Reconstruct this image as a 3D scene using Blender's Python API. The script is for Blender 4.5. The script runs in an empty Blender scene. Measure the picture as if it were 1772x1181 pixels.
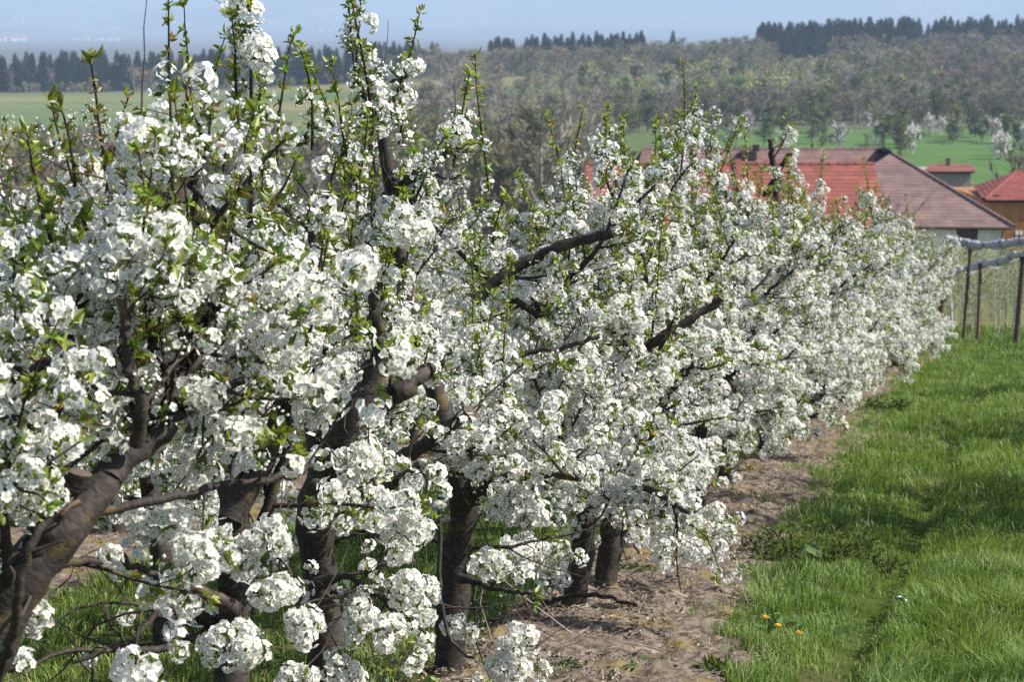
import bpy, math, random
import numpy as np
from mathutils import Vector, Matrix

scene = bpy.context.scene
C = scene.collection
R = math.radians

# ------------------------------------------------------------------ camera, sky, sun, exposure
F = 3540.0                                   # focal length in photo pixels (72 mm on a 36 mm wide frame)
PITCH = math.atan(550.5 / F)
cam_data = bpy.data.cameras.new("camera")
cam = bpy.data.objects.new("camera", cam_data)
C.objects.link(cam)
scene.camera = cam
cam.location = (0, 0, 0)
cam.rotation_euler = (R(90) - PITCH, 0, 0)
cam_data.sensor_width = 36.0
cam_data.lens = 36.0 * F / 1772
cam_data.clip_start = 0.1
cam_data.clip_end = 60000
cam_data.dof.use_dof = True
cam_data.dof.focus_distance = 7.0
cam_data.dof.aperture_fstop = 8.0

SUN_AZ, SUN_EL = R(97), R(43)                # clockwise from the viewing direction (+Y), elevation
SUN_DIR = Vector((math.sin(SUN_AZ) * math.cos(SUN_EL), math.cos(SUN_AZ) * math.cos(SUN_EL), math.sin(SUN_EL)))
world = bpy.data.worlds.new("World")
scene.world = world
world.use_nodes = True
wn = world.node_tree
wn.nodes.clear()
sky = wn.nodes.new("ShaderNodeTexSky")
sky.sky_type = 'NISHITA'
sky.sun_disc = False
sky.sun_elevation = SUN_EL
sky.sun_rotation = SUN_AZ
sky.air_density = 1.0
sky.dust_density = 1.2
bgn = wn.nodes.new("ShaderNodeBackground")
bgn.inputs[1].default_value = 0.085
won = wn.nodes.new("ShaderNodeOutputWorld")
wn.links.new(sky.outputs[0], bgn.inputs[0])
wn.links.new(bgn.outputs[0], won.inputs[0])

sd = bpy.data.lights.new("sun", 'SUN')
sd.energy = 5.0
sd.angle = R(0.53)
sd.color = (1.0, 0.945, 0.86)
sun = bpy.data.objects.new("sun", sd)
C.objects.link(sun)
sun.rotation_euler = SUN_DIR.to_track_quat('Z', 'Y').to_euler()

vs = scene.view_settings
scene.display_settings.display_device = 'sRGB'
vs.view_transform = 'Standard'
vs.look = 'None'
vs.gamma = 1.0
vs.use_curve_mapping = False
vs.exposure = 1.0
cy = scene.cycles
cy.max_bounces = 6
cy.diffuse_bounces = 3
cy.glossy_bounces = 2
cy.transmission_bounces = 5
cy.transparent_max_bounces = 12
cy.volume_bounces = 0
cy.use_denoising = False
cy.caustics_reflective = False
cy.caustics_refractive = False
cy.sample_clamp_indirect = 4.0

# ------------------------------------------------------------------ geometry of the place
H = 1.75                                     # eye height
_f = Vector((0, math.cos(PITCH), -math.sin(PITCH)))
_u = Vector((0, math.sin(PITCH), math.cos(PITCH)))


def ray(x, y):
    return _f + Vector((1, 0, 0)) * ((x - 886) / F) + _u * ((590.5 - y) / F)


def at(x, y, D):                             # the point seen at photo pixel x, y that lies D metres ahead
    r = ray(x, y)
    return r * (D / r.y)


_vp = ray(1820, 440)
_hl = math.hypot(_vp.x, _vp.y)
RX, RY = _vp.x / _hl, _vp.y / _hl            # horizontal direction of the orchard rows
SLOPE = _vp.z / _hl
S_ROW, S_ROW2, S_RIGHT = -2.24, -5.0, 1.12   # row lines, metres to the right of the camera


def row_pt(s, D):                            # (x, y) on the row line s where it is D ahead
    x = (s + D * RX) / RY
    return x, D


def vnoise(x, y, seed=0):
    x = np.asarray(x, float); y = np.asarray(y, float)
    xi = np.floor(x).astype(np.int64); yi = np.floor(y).astype(np.int64)
    fx = x - xi; fy = y - yi
    fx = fx * fx * (3 - 2 * fx); fy = fy * fy * (3 - 2 * fy)

    def h(a, b):
        n = (a * 374761393 + b * 668265263 + seed * 144665) & 0xffffffff
        n = ((n ^ (n >> 13)) * 1274126177) & 0xffffffff
        n = n ^ (n >> 16)
        return (n & 0xffff) / 65535.0
    return (h(xi, yi) * (1 - fx) + h(xi + 1, yi) * fx) * (1 - fy) + (h(xi, yi + 1) * (1 - fx) + h(xi + 1, yi + 1) * fx) * fy


def fbm(x, y, seed=0, oct=3):
    a, t, n = 0.5, 0, 0
    for k in range(oct):
        t = t + a * vnoise(np.asarray(x) * 2 ** k, np.asarray(y) * 2 ** k, seed + k)
        n += a; a *= 0.5
    return t / n


PR = np.array([0, 130, 250, 380, 500, 600, 750, 900, 1000, 1500, 3000, 8000, 11000, 15000, 20000, 23000], float)
PL = np.array([0, -16.2, -24, -26.5, -26.3, -26.5, -27, -27.5, -28, -38, -45, -62, -40, 170, 330, 330], float)
PM = np.array([0, -16.2, -24, -26.5, -25.5, -24, -20.5, -18.0, -18.0, -38, -45, -62, -40, 170, 330, 330], float)
PH = np.array([0, -16.2, -24, -26.5, -25.0, -23, -18.3, -12.6, -11.5, -38, -45, -62, -35, 185, 345, 345], float)
PO = np.array([0, -16.2, -24, -27, -27, -27, -27, -27, -28, -38, -45, -60, -60, -60, -60, -60], float)


def gz(x, y):
    """height of the ground"""
    x = np.asarray(x, float); y = np.asarray(y, float)
    r = np.hypot(x, y)
    along = x * RX + y * RY
    s = x * RY - y * RX
    plane = -H + SLOPE * along
    plane = np.where(along < 0, -H + 6.0 * np.tanh(SLOPE * along / 6.0), plane)
    az = np.arctan2(x, y)
    u = 886 + F * np.tan(np.clip(az, -1.2, 1.2))
    wl = np.clip((1000 - u) / 700, 0, 1); wr = np.clip((u - 1000) / 650, 0, 1)
    prof = np.interp(r, PR, PM) * (1 - wl - wr) + np.interp(r, PR, PL) * wl + np.interp(r, PR, PH) * wr
    wo = np.clip((np.abs(az) - 1.0) / 0.4, 0, 1)
    prof = prof * (1 - wo) + np.interp(r, PR, PO) * wo
    w = np.clip((r - 95) / 60, 0, 1); w = w * w * (3 - 2 * w)
    z = plane * (1 - w) + prof * w
    # undulation
    z = z + (fbm(x / 160, y / 160, 5) - 0.5) * np.clip((r - 150) / 300, 0, 1) * 3.0
    z = z + (fbm(x / 2600, y / 2600, 9, 4) - 0.5) * np.clip((r - 9500) / 4500, 0, 1) * 110
    # wheel rut and slight crowns in the lane near the camera
    nw = np.clip((60 - r) / 20, 0, 1)
    z = z - nw * 0.05 * np.exp(-((s + 0.78 + 0.03 * np.sin(along * 0.37)) / 0.13) ** 2)
    z = z + nw * 0.05 * (fbm(x * 1.2, y * 1.2, 21) - 0.5)
    return z


def gz1(x, y):
    return float(gz(x, y))


# ------------------------------------------------------------------ object helpers
def tag(o, label=None, cat=None, group=None, kind=None):
    if label: o["label"] = label
    if cat: o["category"] = cat
    if group: o["group"] = group
    if kind: o["kind"] = kind
    return o


def mesh_from(name, v, f, mats, mi=None, tint=None, smooth=False):
    """triangles (numpy) -> mesh"""
    v = np.ascontiguousarray(v, np.float32); f = np.ascontiguousarray(f, np.int32)
    me = bpy.data.meshes.new(name)
    me.vertices.add(len(v)); me.vertices.foreach_set("co", v.ravel())
    me.loops.add(len(f) * 3); me.loops.foreach_set("vertex_index", f.ravel())
    me.polygons.add(len(f)); me.polygons.foreach_set("loop_start", np.arange(0, len(f) * 3, 3, dtype=np.int32))
    if mi is not None: me.polygons.foreach_set("material_index", np.ascontiguousarray(mi, np.int32))
    if smooth is True:
        me.polygons.foreach_set("use_smooth", np.ones(len(f), bool))
    elif smooth is not False:
        me.polygons.foreach_set("use_smooth", np.ascontiguousarray(smooth, bool))
    else:
        me.polygons.foreach_set("use_smooth", np.zeros(len(f), bool))
    if tint is not None:
        a = me.color_attributes.new("tint", 'FLOAT_COLOR', 'POINT')
        t = np.ones((len(v), 4), np.float32); t[:, :3] = tint
        a.data.foreach_set("color", t.ravel())
    for m in mats: me.materials.append(m)
    me.update(calc_edges=True)
    return me


def obj(name, me, parent=None, mat=None):
    o = bpy.data.objects.new(name, me)
    C.objects.link(o)
    if parent is not None: o.parent = parent
    if mat is not None: o.matrix_basis = mat
    return o


def empty(name, loc):
    o = bpy.data.objects.new(name, None)
    C.objects.link(o)
    o.location = loc
    o.empty_display_size = 0.1
    return o


class P:
    """a growing triangle soup with colours"""
    def __init__(s): s.v = []; s.f = []; s.c = []; s.m = []; s.s = []; s.n = 0

    def add(s, v, f, c=(1, 1, 1), m=0, sm=False):
        v = np.asarray(v, float).reshape(-1, 3); f = np.asarray(f, int).reshape(-1, 3)
        s.v.append(v); s.f.append(f + s.n); s.n += len(v)
        c = np.asarray(c, float)
        s.c.append(np.broadcast_to(c, (len(v), 3)))
        s.m.append(np.full(len(f), m)); s.s.append(np.full(len(f), sm, bool))

    def quad(s, a, b, c_, d, c=(1, 1, 1), m=0):
        s.add([a, b, c_, d], [[0, 1, 2], [0, 2, 3]], c, m)

    def box(s, lo, hi, c=(1, 1, 1), m=0, M=None):
        x0, y0, z0 = lo; x1, y1, z1 = hi
        v = np.array([[x0, y0, z0], [x1, y0, z0], [x1, y1, z0], [x0, y1, z0], [x0, y0, z1], [x1, y0, z1], [x1, y1, z1], [x0, y1, z1]], float)
        if M is not None:
            v = np.array([list(M @ Vector(p)) for p in v])
        f = [[0, 2, 1], [0, 3, 2], [4, 5, 6], [4, 6, 7], [0, 1, 5], [0, 5, 4], [1, 2, 6], [1, 6, 5], [2, 3, 7], [2, 7, 6], [3, 0, 4], [3, 4, 7]]
        s.add(v, f, c, m)

    def arr(s):
        return dict(v=np.concatenate(s.v), f=np.concatenate(s.f), c=np.concatenate(s.c), m=np.concatenate(s.m), s=np.concatenate(s.s))

    def mesh(s, name, mats):
        a = s.arr()
        return mesh_from(name, a['v'], a['f'], mats, a['m'], a['c'], a['s'])

    def build(s, name, mats, parent=None, mat=None):
        return obj(name, s.mesh(name, mats), parent, mat)


def tube_arr(pts, rad, n=6, cap=True):
    pts = np.asarray(pts, float); rad = np.asarray(rad, float)
    k = len(pts)
    t = np.gradient(pts, axis=0)
    t /= np.linalg.norm(t, axis=1)[:, None] + 1e-9
    a = np.array([0, 0, 1.0]) if abs(t[0][2]) < 0.9 else np.array([1.0, 0, 0])
    u = np.cross(a, t[0]); u /= np.linalg.norm(u)
    ang = np.arange(n) * 2 * math.pi / n
    V = []
    for i in range(k):
        u = u - t[i] * np.dot(u, t[i]); u /= np.linalg.norm(u) + 1e-9
        w = np.cross(t[i], u)
        V.append(pts[i] + rad[i] * (np.cos(ang)[:, None] * u + np.sin(ang)[:, None] * w))
    V = np.concatenate(V)
    i = np.repeat(np.arange(k - 1), n); j = np.tile(np.arange(n), k - 1); j2 = (j + 1) % n
    f = np.concatenate([np.stack([i * n + j, i * n + j2, (i + 1) * n + j2], 1), np.stack([i * n + j, (i + 1) * n + j2, (i + 1) * n + j], 1)])
    capf = None
    if cap:
        V = np.concatenate([V, pts[-1:] + t[-1:] * rad[-1] * 0.15])
        b = (k - 1) * n; c = len(V) - 1
        capf = np.array([[b + q, b + (q + 1) % n, c] for q in range(n)])
    return V, f, capf


def smooth_line(pts, n, rng=None, wob=0.0):
    """Catmull-Rom resample of control points (x, y, z, r)"""
    p = np.asarray(pts, float)
    q = np.concatenate([[2 * p[0] - p[1]], p, [2 * p[-1] - p[-2]]])
    out = []
    m = len(p) - 1
    for t in np.linspace(0, m - 1e-6, n):
        i = int(t); u = t - i
        a, b, c, d = q[i], q[i + 1], q[i + 2], q[i + 3]
        out.append(0.5 * ((2 * b) + (c - a) * u + (2 * a - 5 * b + 4 * c - d) * u * u + (3 * b - a - 3 * c + d) * u ** 3))
    out = np.array(out)
    if rng is not None and wob > 0:
        w = rng.normal(0, wob, (n, 3)); w[0] = 0
        out[:, :3] += w
    out[:, 3] = np.maximum(out[:, 3], 0.0012)
    return out


def join(proto_list, which, mats4, gain=None):
    """one big soup of transformed prototypes"""
    V, Fc, Cc, Mi, Sm = [], [], [], [], []
    n = 0
    which = np.asarray(which)
    for k, p in enumerate(proto_list):
        idx = np.nonzero(which == k)[0]
        if len(idx) == 0: continue
        M = mats4[idx]
        v = np.einsum('nij,vj->nvi', M[:, :3, :3], p['v']) + M[:, None, :3, 3]
        c = np.broadcast_to(p['c'], (len(idx),) + p['c'].shape)
        if gain is not None: c = c * gain[idx][:, None, :]
        nv = len(p['v'])
        f = p['f'][None] + (np.arange(len(idx)) * nv)[:, None, None] + n
        V.append(v.reshape(-1, 3)); Cc.append(c.reshape(-1, 3)); Fc.append(f.reshape(-1, 3))
        Mi.append(np.tile(p['m'], len(idx))); Sm.append(np.tile(p['s'], len(idx)))
        n += nv * len(idx)
    return dict(v=np.concatenate(V), f=np.concatenate(Fc), c=np.concatenate(Cc), m=np.concatenate(Mi), s=np.concatenate(Sm))


def mesh_of(name, a, mats):
    return mesh_from(name, a['v'], a['f'], mats, a['m'], a['c'], a['s'])


# ------------------------------------------------------------------ materials
def new_mat(name):
    m = bpy.data.materials.new(name)
    m.use_nodes = True
    nt = m.node_tree
    nt.nodes.clear()
    out = nt.nodes.new("ShaderNodeOutputMaterial")
    return m, nt, out


def N(nt, typ, **kw):
    n = nt.nodes.new(typ)
    for k, v in kw.items():
        if k.startswith("i_"):
            key = k[2:]
            n.inputs[int(key) if key.isdigit() else key].default_value = v
        else:
            setattr(n, k, v)
    return n


def thin_mat(name, trans=0.35, gloss=0.04, rough=0.45, vary=0.0, tcol=(1, 1, 1)):
    """petals, leaves, grass: colour from the mesh's own tint, light comes through"""
    m, nt, out = new_mat(name)
    L = nt.links.new
    a = N(nt, "ShaderNodeAttribute", attribute_name="tint")
    col = a.outputs["Color"]
    if vary > 0:
        oi = N(nt, "ShaderNodeObjectInfo")
        hsv = N(nt, "ShaderNodeHueSaturation")
        mr = N(nt, "ShaderNodeMapRange", i_3=1 - vary, i_4=1 + vary)
        L(oi.outputs["Random"], mr.inputs[0]); L(mr.outputs[0], hsv.inputs["Value"]); L(col, hsv.inputs["Color"])
        mr2 = N(nt, "ShaderNodeMapRange", i_3=0.5 - vary * 0.12, i_4=0.5 + vary * 0.12)
        ml = N(nt, "ShaderNodeMath", operation='FRACT'); mm = N(nt, "ShaderNodeMath", operation='MULTIPLY', i_1=7.3)
        L(oi.outputs["Random"], mm.inputs[0]); L(mm.outputs[0], ml.inputs[0]); L(ml.outputs[0], mr2.inputs[0]); L(mr2.outputs[0], hsv.inputs["Hue"])
        col = hsv.outputs[0]
    d = N(nt, "ShaderNodeBsdfDiffuse"); t = N(nt, "ShaderNodeBsdfTranslucent"); mx = N(nt, "ShaderNodeMixShader", i_0=trans)
    tm = N(nt, "ShaderNodeMix", data_type='RGBA', blend_type='MULTIPLY'); tm.inputs[0].default_value = 1.0
    tm.inputs[7].default_value = (*tcol, 1)
    L(col, tm.inputs[6]); L(tm.outputs[2], t.inputs[0])
    L(col, d.inputs[0]); L(d.outputs[0], mx.inputs[1]); L(t.outputs[0], mx.inputs[2])
    res = mx.outputs[0]
    if gloss > 0:
        g = N(nt, "ShaderNodeBsdfGlossy", i_1=rough); g.inputs[0].default_value = (1, 1, 1, 1)
        m2 = N(nt, "ShaderNodeMixShader", i_0=gloss)
        L(res, m2.inputs[1]); L(g.outputs[0], m2.inputs[2]); res = m2.outputs[0]
    L(res, out.inputs[0])
    return m


def tint_mat(name, rough=0.85, vary=0.12, nscale=8.0, namp=0.25, bump=0.0, bscale=20.0, spec=0.3):
    """opaque surface: its own tint broken up by noise"""
    m, nt, out = new_mat(name)
    L = nt.links.new
    a = N(nt, "ShaderNodeAttribute", attribute_name="tint")
    tc = N(nt, "ShaderNodeTexCoord")
    no = N(nt, "ShaderNodeTexNoise", i_Scale=nscale, i_Detail=5.0)
    L(tc.outputs["Object"], no.inputs["Vector"])
    mr = N(nt, "ShaderNodeMapRange", i_1=0.3, i_2=0.7, i_3=1 - namp, i_4=1 + namp)
    L(no.outputs[0], mr.inputs[0])
    oi = N(nt, "ShaderNodeObjectInfo")
    mr2 = N(nt, "ShaderNodeMapRange", i_3=1 - vary, i_4=1 + vary)
    L(oi.outputs["Random"], mr2.inputs[0])
    mu = N(nt, "ShaderNodeMath", operation='MULTIPLY')
    L(mr.outputs[0], mu.inputs[0]); L(mr2.outputs[0], mu.inputs[1])
    sc = N(nt, "ShaderNodeVectorMath", operation='SCALE')
    L(a.outputs["Color"], sc.inputs[0]); L(mu.outputs[0], sc.inputs["Scale"])
    b = N(nt, "ShaderNodeBsdfPrincipled", i_Roughness=rough)
    b.inputs["Specular IOR Level"].default_value = spec
    L(sc.outputs[0], b.inputs["Base Color"])
    if bump > 0:
        n2 = N(nt, "ShaderNodeTexNoise", i_Scale=bscale, i_Detail=6.0)
        L(tc.outputs["Object"], n2.inputs["Vector"])
        bp = N(nt, "ShaderNodeBump", i_Strength=bump, i_Distance=0.02)
        L(n2.outputs[0], bp.inputs["Height"]); L(bp.outputs[0], b.inputs["Normal"])
    L(b.outputs[0], out.inputs[0])
    return m


def bark_mat():
    m, nt, out = new_mat("cherry_bark")
    L = nt.links.new
    tc = N(nt, "ShaderNodeTexCoord")
    ga = N(nt, "ShaderNodeAttribute", attribute_name="grain")
    mp = N(nt, "ShaderNodeMapping"); mp.inputs["Scale"].default_value = (34, 34, 80)
    L(ga.outputs["Vector"], mp.inputs["Vector"])
    n1 = N(nt, "ShaderNodeTexNoise", i_Scale=1.0, i_Detail=5.0, i_Distortion=0.6)
    L(mp.outputs[0], n1.inputs["Vector"])
    r1 = N(nt, "ShaderNodeValToRGB")
    e = r1.color_ramp.elements
    e[0].position = 0.22; e[0].color = (0.016, 0.012, 0.010, 1)
    e[1].position = 0.82; e[1].color = (0.078, 0.061, 0.054, 1)
    x = e.new(0.5); x.color = (0.033, 0.027, 0.023, 1)
    L(n1.outputs[0], r1.inputs[0])
    n2 = N(nt, "ShaderNodeTexNoise", i_Scale=14.0, i_Detail=6.0)
    L(tc.outputs["Object"], n2.inputs["Vector"])
    r2 = N(nt, "ShaderNodeValToRGB")
    r2.color_ramp.elements[0].position = 0.56; r2.color_ramp.elements[0].color = (0, 0, 0, 1)
    r2.color_ramp.elements[1].position = 0.66; r2.color_ramp.elements[1].color = (1, 1, 1, 1)
    L(n2.outputs[0], r2.inputs[0])
    n3 = N(nt, "ShaderNodeTexNoise", i_Scale=5.0, i_Detail=3.0)
    L(tc.outputs["Object"], n3.inputs["Vector"])
    r3 = N(nt, "ShaderNodeValToRGB")
    r3.color_ramp.elements[0].position = 0.42; r3.color_ramp.elements[0].color = (0.10, 0.095, 0.03, 1)
    r3.color_ramp.elements[1].position = 0.68; r3.color_ramp.elements[1].color = (0.20, 0.115, 0.03, 1)
    L(n3.outputs[0], r3.inputs[0])
    mx = N(nt, "ShaderNodeMix", data_type='RGBA')
    mf = N(nt, "ShaderNodeMath", operation='MULTIPLY', i_1=0.5)
    L(r2.outputs[0], mf.inputs[0]); L(mf.outputs[0], mx.inputs[0]); L(r1.outputs[0], mx.inputs[6]); L(r3.outputs[0], mx.inputs[7])
    at_ = N(nt, "ShaderNodeAttribute", attribute_name="tint")
    mm = N(nt, "ShaderNodeMix", data_type='RGBA', blend_type='MULTIPLY'); mm.inputs[0].default_value = 1.0
    L(mx.outputs[2], mm.inputs[6]); L(at_.outputs["Color"], mm.inputs[7])
    b = N(nt, "ShaderNodeBsdfPrincipled", i_Roughness=0.72)
    b.inputs["Specular IOR Level"].default_value = 0.3
    L(mm.outputs[2], b.inputs["Base Color"])
    add = N(nt, "ShaderNodeMath", operation='ADD')
    L(n1.outputs[0], add.inputs[0]); L(n2.outputs[0], add.inputs[1])
    bp = N(nt, "ShaderNodeBump", i_Strength=0.5, i_Distance=0.006)
    L(add.outputs[0], bp.inputs["Height"]); L(bp.outputs[0], b.inputs["Normal"])
    L(b.outputs[0], out.inputs[0])
    return m


def ground_mat():
    """one sheet: tint carries the land use, noise gives grain at several scales"""
    m, nt, out = new_mat("ground")
    L = nt.links.new
    a = N(nt, "ShaderNodeAttribute", attribute_name="tint")
    tc = N(nt, "ShaderNodeTexCoord")
    n1 = N(nt, "ShaderNodeTexNoise", i_Scale=9.0, i_Detail=8.0, i_Roughness=0.65)
    n2 = N(nt, "ShaderNodeTexNoise", i_Scale=0.05, i_Detail=5.0)
    L(tc.outputs["Object"], n1.inputs["Vector"]); L(tc.outputs["Object"], n2.inputs["Vector"])
    m1 = N(nt, "ShaderNodeMapRange", i_1=0.3, i_2=0.7, i_3=0.6, i_4=1.35)
    m2 = N(nt, "ShaderNodeMapRange", i_1=0.3, i_2=0.7, i_3=0.85, i_4=1.15)
    L(n1.outputs[0], m1.inputs[0]); L(n2.outputs[0], m2.inputs[0])
    mu = N(nt, "ShaderNodeMath", operation='MULTIPLY'); L(m1.outputs[0], mu.inputs[0]); L(m2.outputs[0], mu.inputs[1])
    sc = N(nt, "ShaderNodeVectorMath", operation='SCALE'); L(a.outputs["Color"], sc.inputs[0]); L(mu.outputs[0], sc.inputs["Scale"])
    b = N(nt, "ShaderNodeBsdfDiffuse", i_Roughness=0.6)
    L(sc.outputs[0], b.inputs[0])
    bp = N(nt, "ShaderNodeBump", i_Strength=0.5, i_Distance=0.03)
    L(n1.outputs[0], bp.inputs["Height"]); L(bp.outputs[0], b.inputs["Normal"])
    L(b.outputs[0], out.inputs[0])
    return m


def soil_mat():
    m, nt, out = new_mat("soil")
    L = nt.links.new
    tc = N(nt, "ShaderNodeTexCoord")
    n1 = N(nt, "ShaderNodeTexNoise", i_Scale=22.0, i_Detail=8.0, i_Roughness=0.7)
    n2 = N(nt, "ShaderNodeTexNoise", i_Scale=3.5, i_Detail=5.0)
    L(tc.outputs["Object"], n1.inputs["Vector"]); L(tc.outputs["Object"], n2.inputs["Vector"])
    r = N(nt, "ShaderNodeValToRGB")
    e = r.color_ramp.elements
    e[0].position = 0.30; e[0].color = (0.045, 0.036, 0.028, 1)
    e[1].position = 0.72; e[1].color = (0.30, 0.252, 0.213, 1)
    x = e.new(0.5); x.color = (0.165, 0.131, 0.108, 1)
    L(n1.outputs[0], r.inputs[0])
    r2 = N(nt, "ShaderNodeValToRGB")
    r2.color_ramp.elements[0].position = 0.52; r2.color_ramp.elements[0].color = (0, 0, 0, 1)
    r2.color_ramp.elements[1].position = 0.68; r2.color_ramp.elements[1].color = (0.75, 0.75, 0.75, 1)
    L(n2.outputs[0], r2.inputs[0])
    mx = N(nt, "ShaderNodeMix", data_type='RGBA')
    mx.inputs[7].default_value = (0.20, 0.155, 0.045, 1)
    L(r2.outputs[0], mx.inputs[0]); L(r.outputs[0], mx.inputs[6])
    b = N(nt, "ShaderNodeBsdfDiffuse")
    L(mx.outputs[2], b.inputs[0])
    bp = N(nt, "ShaderNodeBump", i_Strength=0.9, i_Distance=0.03)
    L(n1.outputs[0], bp.inputs["Height"]); L(bp.outputs[0], b.inputs["Normal"])
    L(b.outputs[0], out.inputs[0])
    return m


M_PETAL = thin_mat("cherry_petals", 0.45, 0.0, vary=0.03)
M_LEAF = thin_mat("young_leaves", 0.45, 0.05, 0.5, vary=0.15, tcol=(1.25, 1.2, 0.7))
M_GRASS = thin_mat("grass_blades", 0.35, 0.03, 0.62, tcol=(1.2, 1.15, 0.7))
M_FAR = thin_mat("distant_foliage", 0.22, 0.0, vary=0.32)
M_BARK = bark_mat()
M_CUT = tint_mat("cut_wood", 0.8, 0.1, 60, 0.3)
M_TWIG = tint_mat("bare_wood", 0.85, 0.2, 3, 0.3)
M_GROUND = ground_mat()
M_SOIL = soil_mat()
M_PLAIN = tint_mat("weathered_paint", 0.8, 0.05, 3.0, 0.18, 0.2, 12)
M_ROOF = tint_mat("roof_tiles", 0.75, 0.03, 1.2, 0.22, 0.2, 9)
M_POST = tint_mat("weathered_post", 0.85, 0.15, 14, 0.35, 0.4, 40)
M_NET = thin_mat("hail_net", 0.35, 0.05, 0.4)
M_PAPER = tint_mat("paper", 0.6, 0.0, 20, 0.1)

# ------------------------------------------------------------------ the ground sheet
fine = np.linspace(-17.5, 17.5, 130)
angs = np.radians(np.concatenate([np.arange(-180, -45, 6.0), np.arange(-45, -17.5, 1.5), fine, np.arange(19, 45, 1.5), np.arange(45, 180, 6.0)]))
rads = np.concatenate([[0.3, 0.8, 1.5, 2.2, 3.0, 3.6], np.geomspace(4.2, 60, 110), np.geomspace(62, 1100, 130), np.geomspace(1150, 22500, 90)])
A, Rr = np.meshgrid(angs, rads)
GX, GY = (Rr * np.sin(A)).ravel(), (Rr * np.cos(A)).ravel()
GZ = gz(GX, GY)
na, nr = len(angs), len(rads)
i, j = np.meshgrid(np.arange(nr - 1), np.arange(na), indexing='ij')
i, j = i.ravel(), j.ravel(); j2 = (j + 1) % na
gf = np.concatenate([np.stack([i * na + j, (i + 1) * na + j, (i + 1) * na + j2], 1), np.stack([i * na + j, (i + 1) * na + j2, i * na + j2], 1)])
gv = np.stack([GX, GY, GZ], 1)
gv = np.concatenate([gv, [[0, 0, gz1(0, 0)]]])
gf = np.concatenate([gf, np.stack([np.full(na, len(gv) - 1), np.arange(na), (np.arange(na) + 1) % na], 1)])
gx, gy = gv[:, 0], gv[:, 1]
gr = np.hypot(gx, gy); gu = 886 + F * np.tan(np.clip(np.arctan2(gx, gy), -1.2, 1.2))


def lerp3(a, b, w): return a * (1 - w[:, None]) + b * w[:, None]


col = np.tile(np.array([0.060, 0.085, 0.022]), (len(gv), 1))                       # lane turf under the blades
nz = fbm(gx / 3, gy / 3, 31)
col = lerp3(col, np.array([0.10, 0.085, 0.045]), np.clip((nz - 0.55) * 3, 0, 0.5))
w = np.clip((gr - 36) / 6, 0, 1) * np.clip((110 - gr) / 20, 0, 1)
col = lerp3(col, np.array([0.145, 0.155, 0.075]), w)
w = np.clip((gr - 130) / 40, 0, 1)
col = lerp3(col, np.array([0.120, 0.115, 0.070]), w)                              # leaf litter under the bare woods
# meadow on the right, vivid green
w = np.clip((gu - 1180) / 60, 0, 1) * np.clip((gr - 330) / 20, 0, 1) * np.clip((515 - gr) / 15, 0, 1)
col = lerp3(col, np.array([0.092, 0.165, 0.048]), w)
w = np.clip((gu - 1000) / 60, 0, 1) * np.clip((1260 - gu) / 60, 0, 1) * np.clip((gr - 250) / 20, 0, 1) * np.clip((515 - gr) / 15, 0, 1)
col = lerp3(col, np.array([0.095, 0.135, 0.045]), w * .8)
# meadow in the middle slope
w = np.clip((gu - 980) / 60, 0, 1) * np.clip((1560 - gu) / 90, 0, 1) * np.clip((gr - 600) / 15, 0, 1) * np.clip((800 - gr) / 20, 0, 1)
col = lerp3(col, np.array([0.118, 0.150, 0.070]), w)
# field on the left in bands of sprouting crop
w = np.clip((1000 - gu) / 60, 0, 1) * np.clip((gr - 465) / 15, 0, 1) * np.clip((812 - gr) / 10, 0, 1)
band = fbm(gx / 260 + 4, gy / 46, 40, 2)
fieldc = lerp3(np.tile(np.array([0.100, 0.140, 0.062]), (len(gv), 1)), np.array([0.185, 0.168, 0.085]), np.clip((band - 0.40) * 5, 0, 1))
col = col * (1 - w[:, None]) + fieldc * w[:, None]
# the far plain and the far slope: a patchwork of woods and pale fields
w = np.clip((gr - 1300) / 300, 0, 1)
cell = vnoise(gx / 420 + 3, gy / 900, 60); cell2 = vnoise(gx / 260, gy / 1500, 61); wood = fbm(gx / 900, gy / 1800, 62)
far = np.tile(np.array([0.085, 0.105, 0.07]), (len(gv), 1))
far = lerp3(far, np.array([0.16, 0.19, 0.10]), np.clip((cell - 0.52) * 12, 0, 1))
far = lerp3(far, np.array([0.22, 0.18, 0.14]), np.clip((cell2 - 0.66) * 12, 0, 1))
far = lerp3(far, np.array([0.022, 0.035, 0.028]), np.clip((wood - 0.50) * 14, 0, 1))
far = lerp3(far, np.array([0.075, 0.064, 0.066]), np.clip((gr - 1500) / 500, 0, 1) * np.clip((11500 - gr) / 2500, 0, 1) * 0.85)
col = col * (1 - w[:, None]) + far * w[:, None]
ground = obj("ground", mesh_from("ground", gv, gf, [M_GROUND], tint=col, smooth=True))
tag(ground, "sloping ground of the orchard, fields and far hills", kind="structure")


def edge_s(t):                               # where the turf of the lane begins, metres across, t metres along
    return np.interp(t, [8, 9.4, 13.6, 20, 34], [-1.10, -1.34, -1.55, -1.76, -2.0])


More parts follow.
